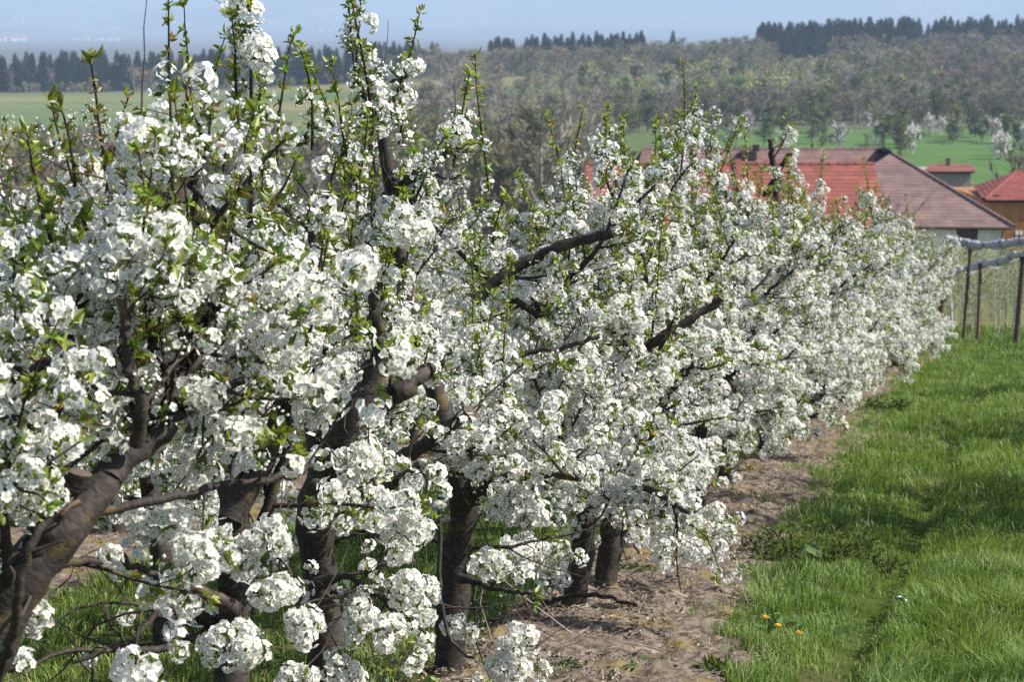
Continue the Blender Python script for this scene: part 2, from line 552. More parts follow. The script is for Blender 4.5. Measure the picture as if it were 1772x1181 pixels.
# soil strips under the rows, real clods
def soil_strip(s0, half, D0, D1, step, seed):
    ns = int(2 * half / step) + 1; nt_ = int((D1 - D0) / (step * 1.6)) + 1
    S, T = np.meshgrid(np.linspace(-half, half, ns), np.linspace(D0, D1, nt_), indexing='ij')
    wob = 0.22 * (fbm(T * 0.55, S * 0 + seed, seed) - 0.5) * 2 * (S / half)
    s = s0 + S + wob
    if s0 == S_ROW + 0.12: s = -2.42 + (S + half) / (2 * half) * (edge_s(T) + .10 + 2.42) + wob
    x = (s * RY + T * RX); y = (T * RY - s * RX)
    edge = np.clip(np.abs(S) / half, 0, 1)
    z = gz(x, y) + 0.012 + 0.06 * (fbm(x * 4, y * 4, seed + 3, 3) - 0.42) + 0.065 * (fbm(x * 14, y * 14, seed + 7, 2) - 0.45)
    z -= np.clip((edge - 0.80) / 0.2, 0, 1) ** 2 * 0.09
    v = np.stack([x, y, z], -1).reshape(-1, 3)
    i, j = np.meshgrid(np.arange(ns - 1), np.arange(nt_ - 1), indexing='ij'); i = i.ravel(); j = j.ravel()
    f = np.concatenate([np.stack([i * nt_ + j, (i + 1) * nt_ + j, (i + 1) * nt_ + j + 1], 1), np.stack([i * nt_ + j, (i + 1) * nt_ + j + 1, i * nt_ + j + 1], 1)])
    o = obj("soil_strip", mesh_from("soil_strip", v, f, [M_SOIL]))
    tag(o, "bare brown soil strip under the orchard trees", kind="structure")


soil_strip(S_ROW + 0.12, 0.72, 3.0, 38, 0.035, 3)
soil_strip(S_ROW2, 0.62, 5.0, 24, 0.05, 11)
soil_strip(S_RIGHT + 0.1, 0.6, 4.0, 38, 0.09, 17)

# the air
bm_lo, bm_hi = (-23500, -23500, -85), (23500, 23500, 470)
hz = P(); hz.box(bm_lo, bm_hi)
M_HAZE, nt, out = new_mat("haze")
pv = N(nt, "ShaderNodeVolumePrincipled")
pv.inputs["Color"].default_value = (0.56, 0.745, 1.0, 1)
pv.inputs["Density"].default_value = 2.1e-4
pv.inputs["Anisotropy"].default_value = 0.0
nt.links.new(pv.outputs[0], out.inputs["Volume"])
haze = hz.build("haze", [M_HAZE])
tag(haze, "thin blue spring haze over the valley", kind="stuff")

# ------------------------------------------------------------------ blossom, bud and leaf prototypes
G_LEAF = np.array([0.150, 0.235, 0.028]); G_LEAF2 = np.array([0.250, 0.300, 0.038]); G_BRONZE = np.array([0.26, 0.14, 0.040]); G_DARK = np.array([0.065, 0.115, 0.024])
WHITE = np.array([0.84, 0.84, 0.81])


def frame(d, spin=0.0):
    d = np.asarray(d, float); d = d / (np.linalg.norm(d) + 1e-9)
    a = np.array([0, 0, 1.0]) if abs(d[2]) < 0.9 else np.array([1.0, 0, 0])
    u = np.cross(a, d); u /= np.linalg.norm(u); w = np.cross(d, u)
    c, s = math.cos(spin), math.sin(spin)
    return np.stack([u * c + w * s, w * c - u * s, d], 1)        # columns


def flower(p, pos, d, Rf, rng, lod):
    M = frame(d, rng.uniform(0, 6.28))
    shade = WHITE * rng.uniform(0.94, 1.0)
    cup = rng.uniform(0.10, 0.42)
    for k in range(5):
        a = k * 2 * math.pi / 5 + rng.normal(0, 0.06)
        ca, sa = math.cos(a), math.sin(a)
        z = rng.normal(0, 0.05)
        if lod == 0:
            q = [(0.08, 0, 0), (0.60, 0.47, 0.16 + cup * .5), (0.60, -0.47, 0.16 + cup * .5), (0.98, 0.24, cup + z), (0.98, -0.24, cup + z), (0.58, 0, 0.02 + cup * .3)]
            f = [[0, 2, 5], [0, 5, 1], [5, 2, 4], [5, 4, 3], [5, 3, 1]]
        else:
            q = [(0.08, 0, 0), (0.66, 0.48, 0.12 + cup * .6), (0.66, -0.48, 0.12 + cup * .6), (1.0, 0, cup + z)]
            f = [[0, 2, 3], [0, 3, 1]]
        v = np.array([[x * ca - y * sa, x * sa + y * ca, h] for x, y, h in q]) * Rf
        p.add(v @ M.T + pos, f, shade, 0, True)
    if lod == 0:
        v = np.array([[math.cos(b) * .24, math.sin(b) * .24, .14] for b in np.arange(5) * 1.2566] + [[0, 0, .05]]) * Rf
        p.add(v @ M.T + pos, [[q, (q + 1) % 5, 5] for q in range(5)], np.array([0.50, 0.50, 0.16]), 0)
        # stamens
        for q in range(4):
            b = rng.uniform(0, 6.28); l = rng.uniform(.3, .45)
            tip = np.array([math.cos(b) * l, math.sin(b) * l, .42]); w_ = np.array([-math.sin(b), math.cos(b), 0]) * .05
            p.add(np.array([[0, 0, .08] + w_ * 0, tip + w_, tip - w_]) * Rf @ M.T + pos, [[0, 1, 2]], np.array([0.62, 0.56, 0.28]), 0)


def stalk(p, a, b, w, c):
    a = np.asarray(a, float); b = np.asarray(b, float)
    d = b - a; s = np.cross(d, [0.3, 0.5, 0.8]); s = s / (np.linalg.norm(s) + 1e-9) * w
    p.add([a - s, a + s, b], [[0, 1, 2]], c, 0)


def leaf(p, base, d, L, W, c, rng, fold=0.35):
    M = frame(d, rng.uniform(0, 6.28))        # z along the leaf
    bend = rng.uniform(0.05, 0.3)
    q = np.array([(0, 0, 0), (W * .5, fold * W, .42 * L), (-W * .5, fold * W, .42 * L), (0, 0, .45 * L), (W * .30, fold * W * .6 - bend * L * .4, .78 * L), (-W * .30, fold * W * .6 - bend * L * .4, .78 * L), (0, -bend * L, L)])
    f = [[0, 3, 1], [0, 2, 3], [3, 4, 1], [3, 2, 5], [3, 6, 4], [3, 5, 6]]
    p.add(q @ M.T + base, f, c, 0, True)


def sphere_dirs(n, zmin, rng):
    k = np.arange(n) + 0.5
    z = 1 - (1 - zmin) * k / n
    a = k * 2.39996 + rng.uniform(0, 6)
    r = np.sqrt(np.maximum(0, 1 - z * z))
    d = np.stack([r * np.cos(a), r * np.sin(a), z], 1) + rng.normal(0, 0.16, (n, 3))
    return d / np.linalg.norm(d, axis=1)[:, None]


def proto_cluster(seed, lod):
    rng = np.random.default_rng(seed); p = P()
    n = (11 if seed % 2 else 19) if lod == 0 else (10 if seed % 2 else 14)
    for d in sphere_dirs(n, -0.45, rng):
        r = rng.uniform(0.020, 0.034) if seed % 2 else rng.uniform(0.027, 0.038)
        pos = np.array([0, 0, 0.016]) + d * r
        dd = d + rng.normal(0, 0.25, 3)
        flower(p, pos, dd, rng.uniform(0.0108, 0.0136) * (1.0 if lod == 0 else 1.15), rng, lod)
        if lod == 0: stalk(p, (0, 0, 0), pos, 0.0012, np.array([0.13, 0.17, 0.05]))
    for q in range(3 if lod == 0 else 1):
        d = sphere_dirs(1, 0.2, rng)[0]
        leaf(p, d * 0.004, d + rng.normal(0, .5, 3), rng.uniform(0.02, .035), 0.012, G_LEAF2 * rng.uniform(.7, 1.1), rng)
    return p.arr()


def bud(p, pos, d, r, c):
    M = frame(d, 0)
    v = np.array([[0, 0, -1.2], [1, 0, 0], [0, 1, 0], [-1, 0, 0], [0, -1, 0], [0, 0, 1.15]]) * r
    p.add(v @ M.T + pos, [[0, 2, 1], [0, 3, 2], [0, 4, 3], [0, 1, 4], [5, 1, 2], [5, 2, 3], [5, 3, 4], [5, 4, 1]], c, 0, True)


def proto_bud(seed, lod):
    rng = np.random.default_rng(seed); p = P()
    n = 16 if lod == 0 else 10
    for k, d in enumerate(sphere_dirs(n, -0.5, rng)):
        pos = np.array([0, 0, 0.012]) + d * rng.uniform(0.020, 0.042)
        stalk(p, (0, 0, 0), pos, 0.0014, np.array([0.12, 0.15, 0.045]))
        if k % 6 == 0: flower(p, pos, d, 0.013, rng, 1)
        else:
            bud(p, pos, d, rng.uniform(0.0042, 0.0070), WHITE * rng.uniform(.88, 1))
            p.add(np.array([pos - d * .006, pos - d * .001 + [.005, 0, 0], pos - d * .001 + [-.004, .004, 0]]), [[0, 1, 2]], np.array([0.16, 0.10, 0.05]), 0)
    for q in range(4):
        d = sphere_dirs(1, 0.0, rng)[0]
        leaf(p, d * 0.004, d, rng.uniform(0.025, .04), 0.014, (G_LEAF if q % 2 else G_DARK) * rng.uniform(.8, 1.1), rng)
    return p.arr()


def proto_tuft(seed, lod, n=7, L0=0.033):
    rng = np.random.default_rng(seed); p = P()
    for k in range(n if lod == 0 else max(4, n - 2)):
        a = k * 2.4 + rng.uniform(-.4, .4); el = rng.uniform(0.15, 1.25)
        d = np.array([math.cos(a) * math.cos(el), math.sin(a) * math.cos(el), math.sin(el)])
        t = rng.random()
        c = G_LEAF * (1 - t) + G_LEAF2 * t
        if rng.random() < 0.11: c = c * .45 + G_BRONZE * .55
        L = L0 * rng.uniform(.65, 1.25)
        leaf(p, np.array([0, 0, rng.uniform(-.01, .012)]), d, L, L * rng.uniform(.38, .52), c * rng.uniform(.85, 1.1), rng)
    return p.arr()


NC, NB, NT = 8, 5, 6
A_CL = [proto_cluster(100 + k, 0) for k in range(NC)]; A_CL1 = [proto_cluster(100 + k, 1) for k in range(NC)]
A_BU = [proto_bud(200 + k, 0) for k in range(NB)]; A_BU1 = [proto_bud(200 + k, 1) for k in range(NB)]
A_TU = [proto_tuft(300 + k, 0, 6 + k % 3) for k in range(NT)]; A_TU1 = [proto_tuft(300 + k, 1, 6 + k % 3) for k in range(NT)]
ME_CL = [mesh_of("blossom_cluster", a, [M_PETAL]) for a in A_CL]
ME_BU = [mesh_of("bud_cluster", a, [M_PETAL]) for a in A_BU]
ME_TU = [mesh_of("leaf_tuft", a, [M_LEAF]) for a in A_TU]


# ------------------------------------------------------------------ cherry trees
def unit(v): return v / (np.linalg.norm(v) + 1e-9)


class Tree:
    def __init__(s, seed):
        s.rng = np.random.default_rng(seed)
        s.leafy_add = 0.0; s.trunk = []; s.branches = []; s.shoots = []; s.fl = []; s.bu = []; s.tu = []

    # each entry of fl, bu, tu: (position, direction, scale)
    def twig_line(s, p0, d0, L, r0, up=0.25, wob=0.18, n=6, r1=0.35):
        rng = s.rng; pts = [np.array([*p0, r0])]; d = unit(np.asarray(d0, float)); p = np.asarray(p0, float)
        for k in range(1, n):
            d = unit(d + rng.normal(0, wob, 3) + np.array([0, 0, up * L / n * 2.0]))
            p = p + d * L / (n - 1)
            pts.append(np.array([*p, r0 * (1 - (1 - r1) * k / (n - 1))]))
        return np.array(pts)

    def dress(s, line, f0, f1, spacing, off=0.022, leafy=0.0, budy=0.05):
        rng = s.rng
        seg = np.linalg.norm(np.diff(line[:, :3], axis=0), axis=1); cum = np.concatenate([[0], np.cumsum(seg)])
        L = cum[-1]
        t = f0 * L + rng.uniform(0, spacing)
        while t < f1 * L:
            i = min(np.searchsorted(cum, t) - 1, len(seg) - 1); i = max(i, 0)
            u = (t - cum[i]) / (seg[i] + 1e-9)
            p = line[i, :3] * (1 - u) + line[i + 1, :3] * u; r = line[i, 3]
            ax = unit(line[i + 1, :3] - line[i, :3])
            d = rng.normal(0, 1, 3); d = d - ax * np.dot(d, ax); d = unit(unit(d) + np.array([0, 0, 0.25]) + ax * 0.25)
            q = p + d * (r + off * rng.uniform(.4, 1.2))
            x = rng.random()
            if x < leafy:
                s.tu.append((p + d * r, unit(d + [0, 0, .6]), rng.uniform(.8, 1.25)))
            elif x < leafy + budy:
                s.bu.append((q, d, rng.uniform(.85, 1.2)))
            else:
                s.fl.append((q, d, rng.uniform(.70, 1.25)))
                if rng.random() < 0.15 + leafy * 0.7:
                    d2 = unit(d + rng.normal(0, .5, 3))
                    s.tu.append((p + d2 * (r + .03), unit(d2 + [0, 0, .3]), rng.uniform(.7, 1.1)))
            t += spacing * rng.uniform(.55, 1.5)

    def limb(s, line, nlat, reach=1.0, low=False, bare=0.35, dens=1.0, stub=False, label=None):
        """a main limb given as a smooth line, with laterals and the bloom on them: one branch part"""
        rng = s.rng
        tubes = [(line, 7, stub)]
        L = np.linalg.norm(np.diff(line[:, :3], axis=0), axis=1).sum()
        for k in range(nlat):
            f = 0.18 + 0.80 * (k + rng.random()) / nlat
            i = min(int(f * (len(line) - 1)), len(line) - 2)
            p = line[i, :3]; ax = unit(line[i + 1, :3] - line[i, :3])
            d = rng.normal(0, 1, 3); d = d - ax * np.dot(d, ax); d = unit(d)
            d = unit(d * 0.9 + ax * rng.uniform(.15, .7) + np.array([0, 0, -0.15 if low else 0.12]))
            LL = reach * rng.uniform(.22, .52) * (1.1 - .35 * f)
            h = p[2]
            leafy = float(np.clip((h - 0.65) * 0.38, 0.10, 0.47)) + s.leafy_add; budy = float(np.clip((h - 0.95) * 0.36, 0.04, 0.38))
            r0 = min(line[i, 3] * .5, .0085)
            tl = s.twig_line(p, d, LL, r0, up=-.35 if low else .35)
            tubes.append((tl, 4, False))
            s.dress(tl, .18, 1.0, .041 / dens, leafy=leafy, budy=budy)
            s.tu.append((tl[-1, :3], unit(tl[-1, :3] - tl[-2, :3]), rng.uniform(.8, 1.15)))
            for q in range(rng.integers(1, 4)):
                j = rng.integers(1, len(tl) - 1)
                ax2 = unit(tl[j + 1, :3] - tl[j, :3]); d2 = rng.normal(0, 1, 3); d2 = unit(d2 - ax2 * np.dot(d2, ax2) * .6 + ax2 * .6)
                t2 = s.twig_line(tl[j, :3], d2, rng.uniform(.09, .24) * reach, tl[j, 3] * .7, up=.1, n=4)
                tubes.append((t2, 3, False))
                s.dress(t2, .25, 1.0, .045 / dens, leafy=leafy, budy=budy)
        hm = line[:, 2].mean()
        s.dress(line, bare, 1.0, .055 / dens, off=.02, leafy=float(np.clip((hm - .8) * .3, .05, .4)), budy=.08)
        s.branches.append((tubes, label))

    def shoot(s, p0, d0, L, r0=0.0055, bloom=0.45, big=False, budmass=False, leafstep=.038):
        rng = s.rng
        tl = s.twig_line(p0, d0, L, r0, up=.5, wob=.06, n=8, r1=.4)
        if bloom > 0:
            s.dress(tl, .02, bloom, .034 if budmass else .045, off=.020, leafy=.10, budy=.75 if budmass else .35)
            if budmass: s.dress(tl, .02, bloom, .034, off=.04, leafy=.05, budy=.6)
        t = bloom
        while t < 1.0:
            i = min(int(t * (len(tl) - 1)), len(tl) - 2); u = t * (len(tl) - 1) - i
            p = tl[i, :3] * (1 - u) + tl[i + 1, :3] * u
            ax = unit(tl[i + 1, :3] - tl[i, :3]); d = rng.normal(0, 1, 3); d = unit(unit(d) + ax * .9)
            s.tu.append((p, d, rng.uniform(.65, 1.1)))
            t += leafstep / L * rng.uniform(.7, 1.3)
        s.tu.append((tl[-1, :3], unit(tl[-1, :3] - tl[-2, :3]), rng.uniform(.95, 1.25)))
        s.shoots.append((tl, None))

    def ball(s, c, Rb, n):
        """a heavy round bunch of blossom"""
        Rb = max(.014, Rb - .026); n = max(5, int(n * .95)); q = s.rng.normal(0, 1, 3) * [.7, .7, .35]
        for d in sphere_dirs(n, -0.8, s.rng):
            s.fl.append((np.asarray(c) + q * Rb * s.rng.uniform(-1, 1) + d * Rb * s.rng.uniform(.45, .8), d, s.rng.uniform(.85, 1.15)))

    def auto(s, nlimb=7, height=1.55, reach=1.0, lean=(0, 0), rt=0.062, trunk_pts=None, nshoot=9, low=2, nlat=8, dens=1.0, trunk_dress=True, leafy_add=0.0):
        s.leafy_add = leafy_add
        rng = s.rng
        if trunk_pts is None:
            trunk_pts = [(0, 0, -.12, rt * 1.5), (0, 0, .03, rt * 1.18), (lean[0] * .2 + rng.normal(0, .02), lean[1] * .2 + rng.normal(0, .02), .3, rt), (lean[0] * .6 + rng.normal(0, .03), lean[1] * .6, .7, rt * .9),
                         (lean[0] + rng.normal(0, .04), lean[1] + rng.normal(0, .04), height * .72, rt * .5), (lean[0] * 1.1 + rng.normal(0, .08), lean[1] * 1.1 + rng.normal(0, .08), height, rt * .28)]
        tr = smooth_line(trunk_pts, 30, rng, .004)
        s.trunk = [(tr, 10, True)]
        a0 = rng.uniform(0, 6.28)
        zs = tr[:, 2]
        for k in range(nlimb):
            lo = k < low
            zt = rng.uniform(.48, .62) if lo else .58 + (height - .75) * (k - low + rng.random()) / max(1, nlimb - low)
            i = int(np.argmin(np.abs(zs - zt))); i = min(max(i, 2), len(tr) - 2)
            a = a0 + k * 2.4 + rng.normal(0, .25)
            el = R(rng.uniform(2, 18)) if lo else R(rng.uniform(18, 58))
            d = np.array([math.cos(a) * math.cos(el), math.sin(a) * math.cos(el), math.sin(el)])
            L = reach * rng.uniform(.65, 1.0) * (1.0 if not lo else .9)
            r0 = min(rng.uniform(.013, .021), tr[i, 3] * .75)
            if lo: r0 *= .65
            raw = s.twig_line(tr[i, :3], d, L, r0, up=-.1 if lo else .55, wob=.16, n=7, r1=.3)
            stub = rng.random() < .2
            line = smooth_line(raw, 20, rng, .003)
            if stub: line[:, 3] = np.maximum(line[:, 3], r0 * .6)
            s.limb(line, nlat, reach, low=lo, bare=.22 if not stub else .15, dens=dens, stub=stub)
        if trunk_dress: s.dress(tr, .62, 1.0, .06, off=.03, leafy=.25, budy=.2)
        for k in range(nshoot):
            tubes, _ = s.branches[rng.integers(low, len(s.branches))]
            line = tubes[0][0]; i = rng.integers(len(line) // 2, len(line))
            if k < 2: p0 = tr[-1, :3]
            else: p0 = line[min(i, len(line) - 1), :3]
            d = np.array([rng.normal(0, .22), rng.normal(0, .22), 1.0])
            s.shoot(p0, d, rng.uniform(.24, .60), .0045, bloom=rng.uniform(.15, .55), budmass=rng.random() < .5)
        return s


def mats_of(items, rng, base=1.0):
    n = len(items); M = np.zeros((n, 4, 4))
    for k, (p, d, sc) in enumerate(items):
        M[k, :3, :3] = frame(d, rng.uniform(0, 6.28)) * sc * base
        M[k, :3, 3] = p; M[k, 3, 3] = 1
    return M


def wood_mesh(name, tubes, tint=(1, 1, 1)):
    p = P(); G = []
    for q, (line, n, stub) in enumerate(tubes):
        if line[0, 3] > .007: n = max(n, 9)
        v, f, cf = tube_arr(line[:, :3], line[:, 3], n)
        if line[0, 3] > .007:                # knobbly, not turned on a lathe
            ctr = np.repeat(line[:, :3], n, 0); k = len(ctr)
            v[:k] = ctr + (v[:k] - ctr) * (1 + .24 * (vnoise(v[:k, 0] * 55 + v[:k, 2] * 31, v[:k, 1] * 55 + v[:k, 2] * 47, q) - .5) + .20 * (vnoise(v[:k, 2] * 13 + v[:k, 0] * 9, v[:k, 1] * 13, q + 5) - .5))[:, None]
        al = np.concatenate([[0], np.cumsum(np.linalg.norm(np.diff(line[:, :3], axis=0), axis=1))]) + q * 3.7
        a = np.arange(n) * 2 * math.pi / n
        g = np.stack([np.outer(line[:, 3], np.cos(a)).ravel(), np.outer(line[:, 3], np.sin(a)).ravel(), np.repeat(al, n)], 1)
        g = np.concatenate([g, [[0, 0, al[-1]]]])
        p.add(v, f, tint, 0, True); G.append(g)
        p.add(v, cf, (.085, .066, .055) if stub else tint, 1 if stub else 0, not stub); G.append(g)
    me = p.mesh(name, [M_BARK, M_CUTBARK])
    at_ = me.attributes.new("grain", 'FLOAT_VECTOR', 'POINT')
    at_.data.foreach_set("vector", np.ascontiguousarray(np.concatenate(G), np.float32).ravel())
    return me


M_CUTBARK = M_CUT


def plant_data(t, near_key, n_fl=300, n_bu=110, n_tu=260, parts=True):
    """turn a Tree into reusable mesh data: list of (name, mesh, matrix, stuff?, label)"""
    rng = t.rng; out = []
    out.append(("trunk", wood_mesh("trunk", t.trunk), None, False, None))
    if parts:
        for tubes, lab in t.branches: out.append(("branch", wood_mesh("branch", tubes), None, False, lab))
        for tl, lab in t.shoots: out.append(("shoot", wood_mesh("shoot", [(tl, 5, False)], (.75, .62, .5)), None, False, lab))
    else:
        out.append(("branches", wood_mesh("branches", [x for tb, _ in t.branches for x in tb] + [(tl, 4, False) for tl, _ in t.shoots]), None, True, None))
    for items, n, protos, low, name, rest, mat in ((t.fl, n_fl, ME_CL, A_CL1, "blossom_cluster", "blossoms", M_PETAL), (t.bu, n_bu, ME_BU, A_BU1, "bud_cluster", "buds", M_PETAL), (t.tu, n_tu, ME_TU, A_TU1, "leaf_tuft", "leaves", M_LEAF)):
        if not items: continue
        key = np.array([near_key(p) for p, d, s in items]); order = np.argsort(key)
        M = mats_of(items, rng)
        wh = rng.integers(0, len(protos), len(items))
        if not parts: n = 0
        for k in order[:n]:
            out.append((name, protos[wh[k]], Matrix(M[k].tolist()), False, None))
        if len(order) > n:
            idx = order[n:]
            g = rng.uniform(.9, 1.03, (len(idx), 1)) * np.ones((1, 3)) if mat is M_PETAL else rng.uniform(.75, 1.15, (len(idx), 3)) * np.array([1, .97, 1])
            out.append((rest, mesh_of(rest, join(low, wh[idx], M[idx], g), [mat]), None, True, None))
    return out


def plant(data, loc, label, group="white-blossomed cherry trees along the main row", rot=0.0, sc=1.0, name="cherry_tree", cat="cherry tree"):
    root = empty(name, loc)
    root.rotation_euler = (0, 0, rot); root.scale = (sc, sc, sc)
    tag(root, label, cat, group)
    for nm, me, M, stuff, lab in data:
        o = bpy.data.objects.new(nm, me)
        o.parent = root
        if M is not None: o.matrix_basis = M
        C.objects.link(o)
        if stuff: o["kind"] = "stuff"
        if lab: o["label"] = lab
    return root


def on_ground(x, y, sink=0.0): return Vector((x, y, gz1(x, y) - sink))


def L3(base, pts, D=None, n=22, rng=None, wob=.004):
    """photo-measured line (x, y, depth, radius in photo px) -> smooth local line"""
    o = []
    for x, y, dd, rp in pts:
        q = at(x, y, dd) - base
        o.append((q.x, q.y, q.z, rp * dd / F))
    return smooth_line([(a, b, c_, r_ * .9) for a, b, c_, r_ in o], n, rng, wob)


def rowD(x, s=S_ROW):                        # depth at which the row line shows at photo column x
    return -s / (RX - RY * (x - 886) / F)


# near trees: hand-measured limbs + grown crown -------------------------------------------------
def pix(p):
    """photo pixel and depth of world points (n, 3)"""
    q = np.asarray(p, float).reshape(-1, 3)
    d = q @ np.array(_f); u = q @ np.array(_u)
    return 886 + F * q[:, 0] / d, 590.5 - F * u / d, q[:, 1]


SHOW = []                                    # limbs that stand free of bloom: (xs, ys, depths, radii)


def thin_out(t, base, zlow, plow, ytop=0):
    """open the crown where the limbs stand bare and low down over the turf"""
    rng = t.rng
    for nm in ('fl', 'bu', 'tu'):
        items = getattr(t, nm)
        if not items: continue
        p = np.array([i[0] for i in items]); x, y, d = pix(p + np.array(base))
        drop = np.zeros(len(items), bool)
        for xs, ys, ds, rs, m in SHOW:
            for a in range(len(xs)):
                near = (np.hypot(x - xs[a], y - ys[a]) < rs[a] + m) & (d < ds[a] + .06)
                drop |= near
        drop &= rng.random(len(items)) < .9
        drop |= (p[:, 2] < zlow) & (rng.random(len(items)) < plow)
        drop |= (d < 4.05) & (d > 0)
        if ytop: drop |= (y < ytop) & (rng.random(len(items)) < (.55 if nm != 'tu' else .1))
        setattr(t, nm, [i for i, k in zip(items, drop) if not k])


def near_tree(seed, D, label, limbs=(), shoots=(), balls=(), s=S_ROW, trunk=None, zlow=.6, plow=.75, ytop=0, **kw):
    x, y = row_pt(s, D)
    base = on_ground(x, y)
    t = Tree(seed)
    tp = None
    if trunk:
        tp = []
        for px, py, dd, rp in trunk:
            q = at(px, py, dd) - base
            tp.append((q.x, q.y, q.z, rp * dd / F))
        z0 = tp[0]
        if z0[2] > 0.05: tp = [(0, 0, -.1, z0[3] * 1.25)] + tp
    t.auto(trunk_pts=tp, **kw)
    for pts, nl, opt in limbs:
        t.limb(L3(base, pts, rng=t.rng), nl, **opt)
    thin_out(t, base, zlow, plow, ytop)
    for px, py, px2, py2, opt in shoots:
        dd = opt.pop('D', rowD(px2))
        a = np.array(at(px2, py2, dd) - base); b = np.array(at(px, py, dd - .03) - base)
        t.shoot(a, b - a, float(np.linalg.norm(b - a)), **opt)
    for px, py, dd, Rb, n in balls:
        c = np.array(at(px, py, dd) - base)
        t.ball(c, Rb * dd / F, n)
        tl = t.twig_line(c + np.array([0, 0, .02]), np.array([t.rng.normal(0, .3), .5, .35]), .35, .003, up=.2)
        t.branches.append(([(tl, 4, False)], None))
    bv = np.array(base)
    data = plant_data(t, lambda p: np.linalg.norm(p + bv))
    return plant(data, base, label)


STUB = dict(stub=True, bare=.55)


def free(m, *lines):
    for pts in lines:
        q = smooth_line([(x, y, d, r_) for x, y, d, r_ in pts], 24)
        SHOW.append((q[:, 0], q[:, 1], q[:, 2], q[:, 3], m))


free(4, [(-10, 1080, 4.45, 54), (45, 993, 4.47, 48), (125, 903, 4.5, 42), (221, 791, 4.6, 26), (297, 741, 4.65, 18)],
     [(262, 705, 4.7, 20), (312, 628, 4.8, 22), (352, 562, 4.9, 24), (372, 540, 4.95, 20)], [(240, 740, 4.5, 13), (226, 640, 4.5, 11)],
     [(50, 700, 4.55, 11), (64, 640, 4.5, 11), (110, 622, 4.45, 10), (172, 618, 4.4, 8)], [(72, 566, 4.7, 8), (195, 505, 4.75, 6)], [(20, 1111, 4.3, 11), (64, 925, 4.25, 9)],
     [(213, 510, 4.6, 8), (214, 600, 4.6, 9)], [(393, 841, 4.7, 8), (541, 806, 4.8, 6)], [(60, 483, 4.8, 3), (148, 498, 4.8, 3)], [(338, 305, 5, 11), (342, 370, 5, 11)])
free(3, [(585, 770, 6.5, 28), (640, 665, 6.5, 22), (660, 620, 6.5, 18)], [(655, 600, 6.5, 12), (649, 510, 6.4, 12)], [(690, 680, 6.6, 18), (746, 634, 6.7, 14)], [(545, 470, 6.9, 14), (538, 400, 6.9, 12)],
     [(260, 1067, 5.7, 8), (344, 1055, 5.7, 9), (480, 1077, 5.7, 9)], [(566, 1181, 6.6, 30), (550, 1120, 6.6, 30)], [(545, 830, 6.5, 14), (660, 850, 6.2, 10)])
free(3, [(775, 1181, 7.9, 26), (785, 1050, 7.9, 27), (795, 900, 7.9, 26)], [(680, 800, 7.5, 14), (734, 772, 7.4, 14), (812, 712, 7.3, 12)], [(755, 802, 7.4, 4), (763, 1026, 7.25, 4), (779, 1107, 7.2, 4), (822, 1140, 7.1, 3)],
     [(680, 345, 7.9, 13), (664, 260, 7.9, 12)], [(610, 150, 7.9, 10), (630, 160, 7.9, 8)])
free(3, [(920, 448, 8.9, 12), (990, 420, 8.85, 11), (1061, 402, 8.8, 9)], [(860, 630, 8.6, 4), (1037, 584, 8.5, 4)], [(985, 1095, 9.35, 23), (1010, 920, 9.3, 20)], [(1045, 1050, 9.95, 20), (1055, 915, 9.95, 20)],
     [(1120, 600, 9.6, 8), (1155, 578, 9.6, 10), (1250, 518, 9.6, 8)], [(979, 1034, 9.0, 3), (1101, 1047, 8.8, 3)], [(890, 770, 8.8, 7), (960, 770, 8.8, 7)])
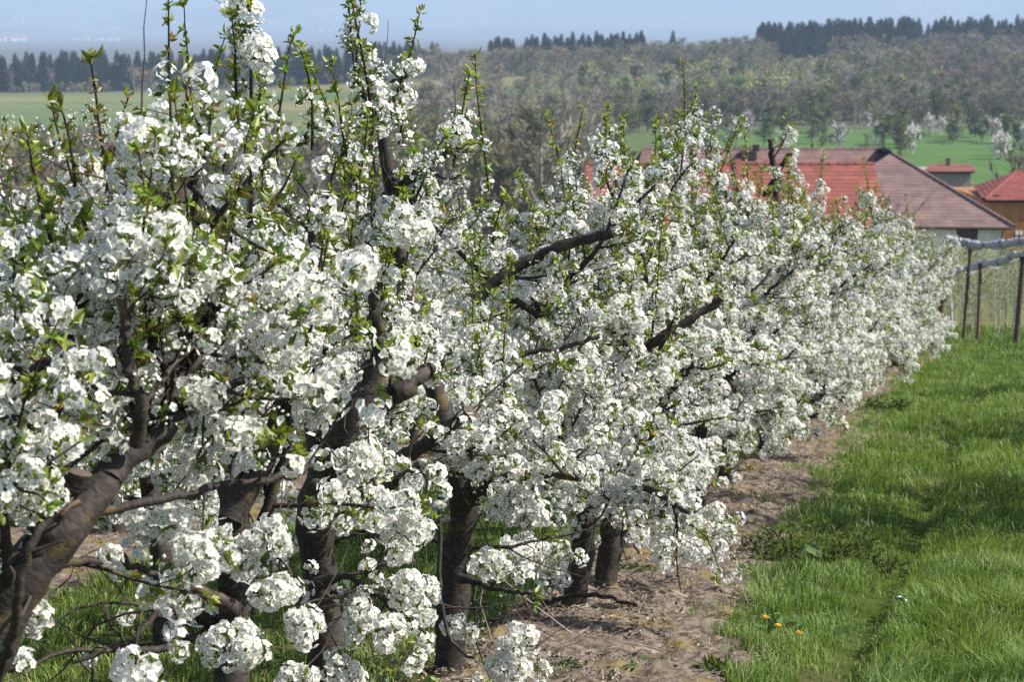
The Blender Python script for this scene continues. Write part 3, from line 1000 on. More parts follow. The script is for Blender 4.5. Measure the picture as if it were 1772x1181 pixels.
near_tree(11, 4.45, "nearest cherry tree, thick dark trunk leaning in from the left edge", nlimb=2, rt=.06, reach=.6, low=0, nshoot=10, nlat=8, trunk_dress=False, zlow=.85, plow=.8, ytop=400, dens=.70,
    trunk=[(-60, 1300, 4.45, 60), (-20, 1110, 4.45, 54), (45, 993, 4.47, 47), (125, 903, 4.5, 37), (221, 791, 4.6, 25), (297, 741, 4.65, 17)],
    limbs=[([(190, 830, 4.55, 24), (255, 720, 4.7, 22), (312, 628, 4.8, 23), (352, 562, 4.9, 22), (374, 536, 4.95, 20)], 6, STUB),
           ([(280, 745, 4.65, 14), (350, 690, 4.75, 10), (430, 650, 4.8, 8), (500, 560, 4.8, 6)], 6, dict(bare=.3)),
           ([(110, 900, 4.5, 14), (90, 760, 4.6, 10), (120, 600, 4.7, 8), (110, 440, 4.75, 6)], 7, dict(bare=.4)),
           ([(240, 690, 4.7, 9), (270, 540, 4.75, 8), (250, 400, 4.8, 6), (230, 300, 4.8, 5)], 7, dict(bare=.2)),
           ([(350, 560, 4.9, 18), (345, 440, 5.0, 14), (338, 330, 5.0, 12), (332, 305, 5.0, 11)], 5, STUB),
           ([(236, 770, 4.55, 17), (243, 690, 4.5, 13), (226, 640, 4.5, 11), (214, 510, 4.5, 9)], 5, dict(stub=True, bare=.4)),
           ([(60, 850, 4.6, 20), (50, 700, 4.55, 12), (64, 640, 4.5, 11), (110, 622, 4.45, 10), (172, 618, 4.4, 8)], 4, dict(bare=.7, stub=True)),
           ([(-10, 1190, 4.4, 12), (20, 1111, 4.3, 11), (34, 1018, 4.25, 10), (64, 925, 4.25, 9), (140, 870, 4.3, 7)], 2, dict(bare=.9)),
           ([(50, 960, 4.45, 28), (95, 880, 4.42, 26), (143, 822, 4.4, 24)], 0, dict(bare=.98, stub=True)),
           ([(-20, 620, 4.7, 9), (72, 566, 4.7, 8), (195, 505, 4.75, 6)], 4, dict(bare=.6)),
           ([(-20, 478, 4.8, 4), (60, 483, 4.8, 4), (148, 498, 4.8, 3.5)], 1, dict(bare=.8)),
           ([(120, 900, 4.5, 12), (260, 870, 4.6, 9), (393, 841, 4.7, 8), (492, 826, 4.75, 7), (541, 806, 4.8, 6)], 4, dict(bare=.85)),
           ([(60, 1000, 4.5, 14), (150, 970, 4.6, 10), (250, 985, 4.7, 8), (330, 1040, 4.7, 6)], 3, dict(bare=.7, low=True))],
    shoots=[(95, 175, 150, 400, dict(bloom=.2)), (150, 105, 190, 330, dict(bloom=.12)), (190, 160, 185, 330, dict(bloom=.25)), (30, 235, 90, 420, dict(bloom=.1)), (105, 180, 130, 330, dict(bloom=.2)),
            (262, -10, 300, 330, dict(bloom=.62)), (330, 120, 320, 300, dict(bloom=.5)), (240, 250, 260, 420, dict(bloom=.4))],
    balls=[(240, 255, 4.7, 26, 7), (220, 480, 4.6, 40, 10), (130, 470, 4.6, 30, 7), (210, 390, 4.7, 34, 8), (60, 1070, 4.5, 30, 7), (235, 1165, 4.8, 38, 9), (345, 975, 4.7, 32, 8), (270, 905, 4.7, 40, 10)])

near_tree(12, 5.75, "cherry tree whose tall bloom-packed shoot reaches the top of the picture", nlimb=5, rt=.055, reach=.95, nshoot=14, nlat=7, trunk_dress=False, trunk=[(402, 1300, 5.78, 33), (402, 1181, 5.78, 31), (400, 1080, 5.78, 29), (402, 950, 5.75, 27), (405, 860, 5.75, 24), (425, 700, 5.8, 16), (435, 560, 5.8, 10)], zlow=.95, plow=.88, ytop=380, dens=.70,
    limbs=[([(400, 1110, 5.8, 20), (330, 1058, 5.75, 11), (260, 1067, 5.7, 9)], 1, dict(bare=.9, low=True)),
           ([(400, 900, 5.7, 26), (470, 760, 5.75, 20), (500, 600, 5.8, 16), (450, 470, 5.8, 11), (440, 330, 5.8, 8)], 7, dict(bare=.5)),
           ([(410, 1060, 5.7, 18), (300, 1010, 5.6, 8), (240, 1100, 5.5, 6), (130, 1150, 5.4, 4)], 2, dict(bare=.8, low=True))],
    shoots=[(446, -12, 440, 260, dict(bloom=.92, budmass=True, r0=.008)), (405, 25, 415, 250, dict(bloom=.25)), (492, 60, 480, 290, dict(bloom=.3)), (552, 85, 540, 260, dict(bloom=.55, budmass=True)),
            (470, 150, 430, 330, dict(bloom=.5, budmass=True)), (600, 420, 520, 620, dict(bloom=.05, D=5.5)), (620, 300, 560, 480, dict(bloom=.4)), (380, 270, 400, 420, dict(bloom=.3))],
    balls=[(446, 95, 5.8, 24, 7), (415, 1120, 5.3, 52, 16), (475, 1030, 5.4, 34, 9), (530, 1085, 5.4, 36, 9), (412, 970, 5.4, 32, 8), (470, 935, 5.4, 36, 10), (360, 640, 5.4, 40, 10), (480, 620, 5.5, 42, 11), (330, 800, 5.3, 40, 10)])

near_tree(13, 6.55, "cherry tree with an upright grey sawn-off stub rising from its leaning trunk", nlimb=4, rt=.062, reach=.95, nshoot=13, trunk_dress=False, nlat=7, zlow=.92, plow=.86, ytop=360, dens=.76,
    trunk=[(574, 1300, 6.6, 36), (566, 1181, 6.6, 33), (556, 1050, 6.6, 32), (545, 900, 6.55, 33), (562, 825, 6.55, 32), (600, 740, 6.5, 28), (640, 665, 6.5, 24), (662, 620, 6.5, 19)],
    limbs=[([(655, 635, 6.5, 17), (655, 590, 6.45, 13), (650, 550, 6.42, 12), (649, 510, 6.4, 12)], 0, dict(stub=True, bare=.97)),
           ([(580, 800, 6.5, 22), (660, 700, 6.6, 22), (705, 668, 6.6, 19), (746, 634, 6.7, 14)], 3, dict(bare=.7, stub=True)),
           ([(550, 850, 6.6, 22), (540, 640, 6.8, 17), (545, 430, 6.9, 14), (538, 360, 6.9, 11)], 5, dict(bare=.75)),
           ([(545, 840, 6.4, 16), (600, 860, 6.3, 12), (660, 850, 6.2, 10), (730, 800, 6.1, 7)], 4, dict(bare=.6)),
           ([(550, 1010, 6.5, 14), (600, 1000, 6.3, 7), (680, 1050, 6.2, 5), (740, 1100, 6.1, 3.5)], 4, dict(bare=.5, low=True))],
    shoots=[(625, 350, 600, 500, dict(bloom=.2)), (585, 110, 610, 330, dict(bloom=.5)), (640, 200, 600, 380, dict(bloom=.6))],
    balls=[(640, 1080, 6.1, 44, 13), (725, 1055, 6.2, 40, 11), (700, 1030, 6.2, 36, 9), (620, 800, 6.1, 44, 12), (700, 910, 6.2, 50, 14), (600, 1170, 6.1, 34, 8), (520, 1178, 5.8, 34, 8), (610, 470, 6.3, 42, 11), (700, 400, 6.5, 40, 10)])

near_tree(14, 7.85, "cherry tree on a straight dark trunk with a thin branch hanging down its front", nlimb=5, rt=.058, reach=.95, nshoot=13, trunk_dress=False, nlat=7, zlow=.74, plow=.85, ytop=360, dens=.76,
    trunk=[(772, 1215, 7.9, 34), (775, 1175, 7.9, 28), (785, 1050, 7.9, 27), (795, 930, 7.9, 26), (800, 860, 7.85, 24), (760, 700, 7.85, 19), (700, 480, 7.9, 15), (678, 330, 7.9, 13), (655, 200, 7.9, 10), (618, 140, 7.9, 9)],
    limbs=[([(640, 815, 7.6, 17), (669, 806, 7.5, 16), (734, 772, 7.4, 14), (812, 712, 7.3, 12)], 3, dict(bare=.8, stub=True)),
           ([(755, 800, 7.4, 4), (760, 883, 7.3, 4.5), (763, 1026, 7.25, 4.5), (779, 1107, 7.2, 4), (822, 1140, 7.1, 3)], 1, dict(bare=.95, low=True)),
           ([(800, 880, 7.85, 16), (850, 840, 7.7, 12), (930, 820, 7.5, 9), (1000, 830, 7.3, 6)], 6, dict(bare=.4)),
           ([(678, 340, 7.9, 10), (720, 300, 7.8, 8), (775, 265, 7.7, 6)], 3, dict(bare=.2, reach=.6)),
           ([(795, 1000, 7.8, 10), (860, 1020, 7.6, 5), (930, 1030, 7.4, 4)], 4, dict(bare=.4, low=True))],
    shoots=[(683, 5, 640, 260, dict(bloom=.55, budmass=True, r0=.007)), (738, 25, 665, 230, dict(bloom=.6, budmass=True)), (715, 105, 690, 250, dict(bloom=.3)), (803, 128, 785, 290, dict(bloom=.6, budmass=True)),
            (775, 235, 720, 340, dict(bloom=.6, budmass=True)), (833, 95, 846, 330, dict(bloom=.06)), (630, 130, 650, 300, dict(bloom=.5))],
    balls=[(782, 232, 7.7, 20, 6), (800, 1090, 7.3, 26, 6), (880, 1155, 7.3, 46, 14), (905, 1110, 7.3, 34, 8), (850, 980, 7.3, 36, 9), (880, 870, 7.4, 44, 12), (700, 380, 7.5, 40, 10), (650, 180, 7.9, 16, 5)])

near_tree(15, 9.3, "cherry tree with a long bare sawn limb slanting up right above the bloom", nlimb=9, rt=.055, reach=1.02, nshoot=9, height=1.70, leafy_add=.05, trunk_dress=False, zlow=.42, plow=.7,
    trunk=[(980, 1110, 9.35, 30), (985, 1085, 9.35, 24), (1000, 1000, 9.35, 21), (1012, 915, 9.3, 20), (1000, 820, 9.3, 17), (960, 680, 9.3, 14), (930, 520, 9.3, 9)],
    limbs=[([(820, 520, 8.9, 14), (880, 470, 8.9, 13), (925, 446, 8.9, 12), (990, 420, 8.85, 11), (1061, 402, 8.8, 9)], 2, dict(bare=.3, stub=True, label="long grey limb sawn off square at its tip")),
           ([(816, 640, 8.6, 6), (915, 612, 8.5, 5.5), (980, 600, 8.5, 5), (1037, 584, 8.5, 4)], 2, dict(bare=.75)),
           ([(940, 1045, 9.1, 5), (979, 1034, 9.0, 4.5), (1032, 1032, 8.9, 4.5), (1101, 1047, 8.8, 3.5)], 0, dict(bare=.99, low=True)),
           ([(1005, 900, 9.3, 13), (1060, 850, 9.1, 9), (1130, 850, 8.9, 7), (1190, 890, 8.7, 5)], 6, dict(bare=.35, low=True))],
    shoots=[(962, 195, 975, 330, dict(bloom=.3)), (992, 185, 985, 330, dict(bloom=.4, budmass=True)), (915, 300, 930, 400, dict(bloom=.1)), (870, 330, 850, 430, dict(bloom=.5))],
    balls=[(895, 960, 8.8, 40, 12), (955, 1000, 8.9, 34, 8), (940, 960, 8.8, 34, 9), (1150, 930, 8.9, 30, 8), (1080, 880, 8.9, 34, 9)])

near_tree(16, 9.95, "cherry tree on the stout upright trunk right behind the moss-footed one", nlimb=9, rt=.055, reach=1.05, nshoot=9, height=1.72, leafy_add=.05, trunk_dress=False, zlow=.42, plow=.7,
    trunk=[(1042, 1070, 9.95, 27), (1045, 1045, 9.95, 21), (1055, 940, 9.95, 20), (1062, 870, 9.95, 18), (1085, 720, 10, 14), (1090, 560, 10, 9)],
    limbs=[([(1065, 860, 9.9, 15), (1120, 760, 9.8, 12), (1170, 660, 9.7, 10), (1250, 600, 9.6, 6)], 6, dict(bare=.4)),
           ([(1000, 690, 9.6, 12), (1100, 610, 9.6, 11), (1155, 578, 9.6, 10), (1250, 518, 9.6, 8)], 3, dict(bare=.5, stub=True))],
    shoots=[(1060, 185, 1040, 330, dict(bloom=.7, budmass=True)), (1048, 260, 1035, 370, dict(bloom=.6)), (1130, 205, 1125, 350, dict(bloom=.1))],
    balls=[(1200, 810, 9.3, 30, 8), (1230, 890, 9.3, 24, 6)])

near_tree(17, 11.05, "cherry tree with thin pale suckers sprouting at the foot of its trunk", nlimb=10, rt=.052, reach=1.05, nshoot=10, height=1.66, leafy_add=.08,
    limbs=[([(1120, 990, 10.9, 3), (1100, 950, 10.8, 2.6), (1085, 900, 10.8, 2)], 0, dict(bare=.99)), ([(1125, 1000, 10.9, 3), (1130, 960, 10.8, 2.6), (1150, 920, 10.8, 2)], 0, dict(bare=.99)), ([(1110, 1010, 10.8, 3), (1085, 970, 10.6, 2.6), (1078, 945, 10.6, 2)], 0, dict(bare=.99))],
    shoots=[(1200, 112, 1175, 330, dict(bloom=.55, budmass=True, r0=.008)), (1205, 150, 1190, 300, dict(bloom=.6, budmass=True)), (1145, 205, 1140, 330, dict(bloom=.2))])

near_tree(18, 12.2, "cherry tree whose tall leafy shoot points up in front of the red roof", nlimb=10, rt=.052, reach=1.05, nshoot=10, height=1.66, leafy_add=.08,
    shoots=[(1293, 210, 1235, 330, dict(bloom=.15)), (1232, 235, 1225, 320, dict(bloom=.9)), (1240, 270, 1240, 340, dict(bloom=.6))])

# the rest of the row: four crowns, planted again and again, turned and scaled
variants = []
for k in range(5):
    t = Tree(50 + k).auto(nlimb=10, reach=1.0 + .05 * (k % 2), height=1.6, nshoot=11, low=3, leafy_add=.10, rt=.052, lean=((k - 2) * .04, -.03 * k), dens=.95)
    thin_out(t, (0, 900, 0), .27, .7)
    t_full = plant_data(t, lambda p: -(math.hypot(p[0], p[1]) + .5 * abs(p[2] - 1.2)))
    rngk = t.rng
    variants.append((t_full, t))
def sparse(t):                               # the other rows are barely in bloom
    rr_ = np.random.default_rng(5)
    t.fl = [i for i in t.fl if rr_.random() < .42]; t.tu = [i for i in t.tu if rr_.random() < .8]
    return t


simple = [plant_data(sparse(t), lambda p: 0, parts=False) for _, t in variants[:3]]

rng = np.random.default_rng(77)
D = 13.3; k = 0
ORD = ['first', 'second', 'third', 'fourth', 'fifth', 'sixth', 'seventh', 'eighth', 'ninth', 'tenth', 'eleventh', 'twelfth', 'thirteenth', 'fourteenth', 'fifteenth', 'sixteenth', 'seventeenth', 'eighteenth', 'nineteenth', 'twentieth']
row_labels = {
    0: "cherry tree next behind the one whose leafy shoot crosses the red roof",
    1: "cherry tree third behind the leafy shoot before the red roof",
    2: "cherry tree on the small dark trunk standing alone on the brown soil",
    3: "cherry tree just behind the lone small dark trunk on the soil",
    4: "cherry tree under the pale pruned stubs that stick up before the roof",
}
while D < 35.2:
    x, y = row_pt(S_ROW + rng.normal(0, .05), D)
    data, _ = variants[k % 5]
    lab = row_labels.get(k)
    if k == 4:
        near_tree(61, D, lab, nlimb=10, rt=.052, reach=1.05, nshoot=9, height=1.6, leafy_add=.1, low=3, zlow=.3,
            limbs=[([(1340, 380, D, 9), (1345, 320, D, 6), (1336, 275, D - .1, 5.5), (1333, 242, D - .1, 4.5)], 2, dict(bare=.9, stub=True, label="pale pruned stub standing up before the roof")),
                   ([(1325, 340, D, 7), (1345, 300, D - .1, 6), (1368, 264, D - .2, 5)], 1, dict(bare=.9, stub=True, label="pale pruned stub slanting before the roof"))])
        D += 1.15 + rng.uniform(-.1, .1); k += 1
        continue
    if lab is None and D > 34: lab = "last cherry tree of the row, beside the wooden end post"
    if lab is None: lab = "cherry tree in the solid white far bloom, %s counting forward from the row's end post" % ORD[int(round((35.2 - D) / 1.15))]
    plant(data, on_ground(x, y, .02), lab, rot=rng.uniform(0, 6.28), sc=rng.uniform(1.0, 1.08) - .09 * max(0, (D - 22) / 12))
    D += 1.15 + rng.uniform(-.1, .1); k += 1

# the row behind, on the left
D = 5.6; k = 0
while D < 24:
    x, y = row_pt(S_ROW2 + rng.normal(0, .08), D)
    plant(simple[k % 3], on_ground(x, y, .02), "cherry tree of the next row, seen through gaps behind the front row", "cherry trees of the next row behind", rot=rng.uniform(0, 6.28), sc=rng.uniform(.92, 1.04))
    D += rng.uniform(1.25, 1.6); k += 1
# the trunk between the rows at the far left
near2 = Tree(91).auto(nlimb=5, reach=.75, height=1.25, nshoot=3, rt=.045)
x, y = row_pt(-3.5, 8.2)
plant(plant_data(near2, lambda p: p[1], n_fl=200), on_ground(x, y), "slim cherry tree standing on the turf behind the nearest leaning tree", "cherry trees of the next row behind")
# the row on the other side of the lane; it throws the shade on the turf
for D_, sc in ((12.0, 1.25), (13.1, 1.38), (14.2, 1.25), (18.4, 1.12), (19.5, 1.05), (24.2, 1.05), (25.4, 1.0), (33, 1.0)):
    x, y = row_pt(S_RIGHT + rng.normal(0, .05), D_)
    plant(simple[k % 3], on_ground(x, y, .02), "cherry tree on the far side of the grass lane", "cherry trees across the grass lane", rot=rng.uniform(0, 6.28), sc=sc); k += 1

# ------------------------------------------------------------------ grass, litter, weeds
def blades(name, S0, S1, T0, T1, n, hfun, wid, seed, label, keep=None, col=(0.122, 0.212, 0.040), yel=(0.24, 0.22, 0.09)):
    r = np.random.default_rng(seed)
    s = r.uniform(S0, S1, n); u = r.random(n); t = T0 * (T1 / T0) ** u if T1 / T0 > 1.5 else r.uniform(T0, T1, n)
    cl = fbm(s * 5, t * 5, seed + 1, 3)
    ok = r.random(n) < np.clip((cl - .22) * 2.6, .12, 1)
    if keep is not None: ok &= keep(s, t, r)
    s, t, cl = s[ok], t[ok], cl[ok]; n = len(s)
    x = s * RY + t * RX; y = t * RY - s * RX
    z = gz(x, y) - .004
    tuft = vnoise(s * 3.2, t * 2.6, seed + 20)
    h = hfun(s, t) * (0.30 + 1.0 * cl + .75 * np.clip(tuft - .45, 0, 1)) * r.uniform(.5, 1.25, n)
    a = r.uniform(0, 6.28, n); lean = np.abs(r.normal(0, .42, n)) + .08
    clump = fbm(s * 2.2, t * 2.2, seed + 9, 2) * 12.0
    la = clump + r.normal(0, .9, n)
    dx, dy = np.cos(la) * lean, np.sin(la) * lean
    w = wid * r.uniform(.6, 1.3, n) * (1 + t * .035)
    px, py = np.cos(a) * w * .5, np.sin(a) * w * .5
    v = np.zeros((n, 5, 3))
    v[:, 0] = np.stack([x - px, y - py, z], 1); v[:, 1] = np.stack([x + px, y + py, z], 1)
    mx, my, mz = x + dx * h * .35, y + dy * h * .35, z + h * .62
    v[:, 2] = np.stack([mx - px * .8, my - py * .8, mz], 1); v[:, 3] = np.stack([mx + px * .8, my + py * .8, mz], 1)
    v[:, 4] = np.stack([x + dx * h * 1.05, y + dy * h * 1.05, z + h * (1 - .25 * lean)], 1)
    f = np.array([[0, 1, 3], [0, 3, 2], [2, 3, 4]])[None] + (np.arange(n) * 5)[:, None, None]
    mixv = np.clip(fbm(s * 1.3, t * 1.3, seed + 4) * 1.5 - .45 + r.normal(0, .16, n), 0, 1)[:, None]
    c = np.array(col)[None] * (1 - mixv) + np.array([.215, .300, .066])[None] * mixv
    dry = r.random(n) < .05
    c[dry] = np.array(yel) * 1.2
    c = c * r.uniform(.75, 1.2, (n, 1))
    o = obj(name, mesh_from(name, v.reshape(-1, 3), f.reshape(-1, 3), [M_GRASS], tint=np.repeat(c, 5, 0), smooth=False))
    tag(o, label, "grass", kind="stuff")
    return n


def lane_h(s, t):
    h = .075 + .03 * vnoise(s * 1.5, t * 1.5, 4)
    h = np.where(s > -.66, .125 * np.clip(1.15 - t * .012, .6, 1.1), h)
    rut = np.exp(-((s + .78 + .03 * np.sin(t * .37)) / .11) ** 2) * np.clip(1.5 - t / 16, .35, 1)
    return h * (1 - .72 * rut)


def lane_keep(s, t, r):
    edge = edge_s(t) - .06 + .20 * (fbm(t * .8, s * 0, 77) - .5) * 2 + .1 * (fbm(t * 4, s * 4, 78) - .5) * 2
    return (s > edge) & (r.random(len(s)) > .6 * np.clip(1.5 - t / 16, .2, 1) * np.exp(-((s + .78 + .03 * np.sin(t * .37)) / .09) ** 2))


blades("grass", -2.0, .9, 5.5, 12, 150000, lane_h, .0042, 1, "lush green grass on the orchard lane", lane_keep)
blades("grass", -2.4, 2.4, 12, 41, 130000, lambda s, t: lane_h(s, t) * 1.05, .0060, 2, "green grass farther along the orchard lane", lane_keep)
blades("grass", -4.5, -2.38, 5, 22, 80000, lambda s, t: .09 + 0 * s, .0050, 3, "shaded grass between the two blossom rows", lambda s, t, r: r.random(len(s)) < .9)
blades("grass", -2.5, -1.0, 5, 36, 46000, lambda s, t: .032 + .03 * np.clip((s - edge_s(t) + .45) / .4, 0, 1), .0045, 5, "sparse weeds and grass sprouting on the bare soil", lambda s, t, r: (s < edge_s(t) + .1) & (fbm(s * 3, t * 1.6, 90) > .62 - .16 * np.clip((s - edge_s(t) + .5) / .5, 0, 1)))
blades("grass", -9, 7, 36, 47, 24000, lambda s, t: .16 + 0 * s, .014, 6, "rough grass at the end of the blossom row", col=(.075, .14, .03))

# leaf litter on the soil: curled dead leaves and bits of stalk
r = np.random.default_rng(5)
pl = P()
def dead_leaf(seed):
    q = np.random.default_rng(seed); p = P()
    v = np.array([[-.5, 0, .05], [-.12, .26, .16], [-.1, 0, 0], [-.12, -.26, .13], [.28, .2, .2], [.28, -.2, .12], [.55, 0, .16]]) * np.array([1, 1, .8]) + q.normal(0, .035, (7, 3))
    p.add(v, [[0, 2, 1], [0, 3, 2], [1, 2, 4], [2, 3, 5], [2, 6, 4], [2, 5, 6]], (1, 1, 1), 0, False)
    return p.arr()
DL = [dead_leaf(k) for k in range(5)]
def litter(s0, half, T0, T1, n, seed, label):
    r = np.random.default_rng(seed)
    s = s0 + r.normal(0, half * .55, n); t = T0 * (T1 / T0) ** r.random(n)
    ok = fbm(s * 4, t * 4, seed) > .40
    s, t = s[ok], t[ok]; n = len(s)
    x = s * RY + t * RX; y = t * RY - s * RX; z = gz(x, y) + .018 + r.uniform(0, .02, n)
    M = np.zeros((n, 4, 4)); M[:, 3, 3] = 1
    for k in range(n):
        M[k, :3, :3] = frame((r.normal(0, .45), r.normal(0, .45), 1), r.uniform(0, 6.28)) * r.uniform(.010, .028)
    M[:, :3, 3] = np.stack([x, y, z], 1)
    pal = np.array([[.22, .185, .15], [.15, .115, .09], [.29, .25, .21], [.07, .055, .043], [.22, .17, .11]])
    a = join(DL, r.integers(0, 5, n), M, None)
    # colour per leaf: rebuild in the same order as join
    g = pal[r.integers(0, 5, n)] * r.uniform(.7, 1.2, (n, 1))
    a['c'] = np.repeat(g, 7, 0)
    o = obj("leaf_litter", mesh_of("leaf_litter", a, [M_PAPER])); tag(o, label, "leaf litter", kind="stuff")
litter(S_ROW + .15, .62, 5.5, 22, 20000, 8, "dead brown leaves scattered on the soil strip of the front row")
litter(S_ROW2, .55, 7, 18, 1800, 9, "dead leaves under the next blossom row")

rs = np.random.default_rng(61); ps = P()
for k in range(1700):
    t = 6 * (22 / 6) ** rs.random(); s = rs.uniform(S_ROW - .5, float(edge_s(t)) + .15)
    x, y = s * RY + t * RX, t * RY - s * RX; z = gz1(x, y) + .035
    a = rs.uniform(0, 6.28); l = rs.uniform(.03, .11); w = rs.uniform(.0012, .0024); dz = rs.normal(0, .18) * l
    d = np.array([math.cos(a), math.sin(a), 0]) * l * .5; n_ = np.array([-math.sin(a), math.cos(a), 0]) * w
    c_ = np.array([x, y, z]); m_ = np.array([0, 0, dz * .5 + .006])
    ps.add([c_ - d - n_ - m_, c_ - d + n_ - m_, c_ + d + n_ + m_, c_ + d - n_ + m_, c_ + [0, 0, w * 1.5]], [[0, 1, 4], [1, 2, 4], [2, 3, 4], [3, 0, 4]], np.array([.31, .26, .20]) * rs.uniform(.3, 1.1))
tag(ps.build("straw_litter", [M_TWIG]), "thin straw and twig bits strewn on the bare soil", "straw", kind="stuff")

# dry stalks lying about and standing at the soil's edge
def stalks(cx, cy, n, spread, hgt, lying, seed, c=(.42, .34, .22)):
    r = np.random.default_rng(seed); p = P()
    b = at(cx, cy, 1); D0 = None
    return p, r
def ground_hit(px, py):
    rr = ray(px, py); lo, hi = 2.0, 120.0
    for _ in range(60):
        m = .5 * (lo + hi); q = rr * (m / rr.y)
        if q.z > gz1(q.x, q.y): lo = m
        else: hi = m
    q = rr * (lo / rr.y); return Vector((q.x, q.y, gz1(q.x, q.y)))
def stalk_bunch(px, py, n, spread, L, up, seed, label, cat="dry stalks", c=(.42, .34, .23), r0=.0022):
    g = ground_hit(px, py); r = np.random.default_rng(seed); p = P()
    for k in range(n):
        b = np.array([r.normal(0, spread), r.normal(0, spread), .012])
        b[2] = gz1(g.x + b[0], g.y + b[1]) - g.z + .012
        d = unit(np.array([r.normal(0, 1), r.normal(0, 1), up * r.uniform(.5, 1.5)])); l = L * r.uniform(.5, 1.2)
        q1 = b + d * l * .55 + r.normal(0, .02, 3); q2 = b + d * l + r.normal(0, .03, 3)
        q1[2] = max(q1[2], b[2] + .004); q2[2] = max(q2[2], b[2] + .004)
        v, f, cf = tube_arr([b, q1, q2], [r0, r0 * .8, r0 * .4], 3); p.add(v, f, np.array(c) * r.uniform(.6, 1.2), 0)
    o = p.build("dry_stalks", [M_TWIG]); o.location = g; tag(o, label, cat); return o
stalk_bunch(1290, 1045, 9, .07, .16, 1.2, 1, "pale dry stalks standing where soil meets grass below the dark weeds")
stalk_bunch(1215, 1030, 8, .08, .14, .7, 2, "pale dry stalks leaning on the bare soil")
stalk_bunch(1530, 770, 40, .14, .18, 1.2, 3, "tuft of dry bleached grass at the lane's edge", "dry grass")
stalk_bunch(1090, 1010, 9, .12, .40, 1.0, 4, "pale dead suckers around the moss-footed trunk", c=(.40, .32, .27))
stalk_bunch(905, 1110, 7, .15, .45, 1.4, 5, "thin dead canes standing beside the leaning trunks", c=(.30, .25, .22))
stalk_bunch(1090, 1150, 16, .5, .20, .08, 6, "broken twigs lying on the brown soil", "twigs", c=(.30, .23, .19))
stalk_bunch(1200, 960, 14, .6, .20, .06, 7, "fallen twigs on the soil further up the row", "twigs", c=(.26, .20, .16))
stalk_bunch(1410, 930, 12, .16, .25, 1.0, 8, "bleached dead stems poking out of the dark weed clump", c=(.40, .34, .26))


def weed(px, py, n, Rw, Hw, L, seed, label, c=(.030, .064, .016), c2=(.075, .130, .030), wide=.32, name="weed_plant", cat="weed"):
    g = ground_hit(px, py); r = np.random.default_rng(seed)
    root = empty(name, g); tag(root, label, cat)
    st = P(); lf = P()
    for k in range(n):
        a = r.uniform(0, 6.28); q = Rw * math.sqrt(r.random())
        b = np.array([math.cos(a) * q, math.sin(a) * q, 0]); b[2] = gz1(g.x + b[0], g.y + b[1]) - g.z
        h = Hw * r.uniform(.3, 1) * (1.15 - q / Rw * .6)
        tip = b + np.array([r.normal(0, .25) * h, r.normal(0, .25) * h, h])
        v, f, cf = tube_arr([b, (b + tip) / 2 + r.normal(0, .01, 3), tip], [.003, .0025, .0015], 3); st.add(v, f, (.06, .08, .03))
        for m in range(r.integers(3, 7)):
            u = r.uniform(.2, 1); p0 = b * (1 - u) + tip * u
            t_ = r.random()
            leaf(lf, p0, np.array([r.normal(), r.normal(), r.uniform(-.1, .9)]), L * r.uniform(.6, 1.3), L * wide * r.uniform(.8, 1.2), (np.array(c) * (1 - t_) + np.array(c2) * t_), r, .2)
    st.build("stems", [M_TWIG], root)["kind"] = "stuff"; lf.build("leaves", [M_FAR], root)["kind"] = "stuff"
    return root
weed(1405, 960, 130, .38, .24, .045, 1, "big clump of dark green nettles in the shade at the soil's edge")
weed(1490, 985, 42, .26, .18, .045, 2, "smaller dark weed clump right of the big nettle clump")
weed(1350, 985, 45, .16, .18, .045, 3, "low dark weeds at the left foot of the big nettle clump")
weed(1535, 715, 45, .22, .22, .07, 4, "dark leafy weed beneath the far hanging blossom")
weed(1090, 995, 22, .12, .10, .04, 5, "small green weed patch at the foot of the suckered trunk")
weed(1345, 1105, 8, .05, .10, .10, 6, "broad-leaved dock plant beside the dandelion in the grass", c=(.06, .13, .04), c2=(.09, .17, .06))
weed(1245, 1170, 14, .10, .05, .07, 7, "dark rosette of leaves at the bottom edge of the soil", c=(.03, .06, .02))
weed(360, 1090, 10, .08, .12, .10, 8, "broad pale-green weed leaves behind the left trunks", c=(.09, .15, .06))
weed(640, 960, 40, .25, .22, .06, 9, "dark green weeds in the shade behind the blossom row")
weed(950, 1165, 26, .2, .06, .04, 10, "low weeds sprouting on the soil near the bottom blossoms", c=(.06, .11, .03))
weed(1120, 1165, 22, .22, .05, .035, 11, "patch of small weeds on the soil at the bottom edge", c=(.06, .11, .03))

# a big pale leaf lying in the weeds, a scrap of paper, dandelions
def flat_scrap(name, px, py, size, c, label, cat, mat, seed, lift=.05):
    g = ground_hit(px, py); r = np.random.default_rng(seed); p = P()
    n = 5; V = []
    for i in range(n):
        for j in range(n):
            x, y = (i / (n - 1) - .5), (j / (n - 1) - .5)
            k = 1 - .35 * (abs(x) ** 2 + abs(y) ** 2) * 2
            V.append((x * size * k * 1.3, y * size * k, .22 * size * math.sin(x * 5 + 1) + .1 * size * r.normal()))
    f = []
    for i in range(n - 1):
        for j in range(n - 1):
            a = i * n + j; f += [[a, a + n, a + n + 1], [a, a + n + 1, a + 1]]
    p.add(V, f, c, 0, True)
    o = p.build(name, [mat]); o.location = g + Vector((0, 0, lift)); o.rotation_euler = (R(38), R(8), r.uniform(0, 6)); tag(o, label, cat); return o
flat_scrap("burdock_leaf", 1400, 1008, .11, (.17, .24, .16), "large pale grey-green leaf lying in front of the nettle clump", "leaf", M_LEAF, 3, .17)
flat_scrap("paper_scrap", 1558, 1068, .062, (.62, .66, .78), "crumpled bluish white scrap of paper in the wheel rut", "litter", M_PAPER, 4, .085)
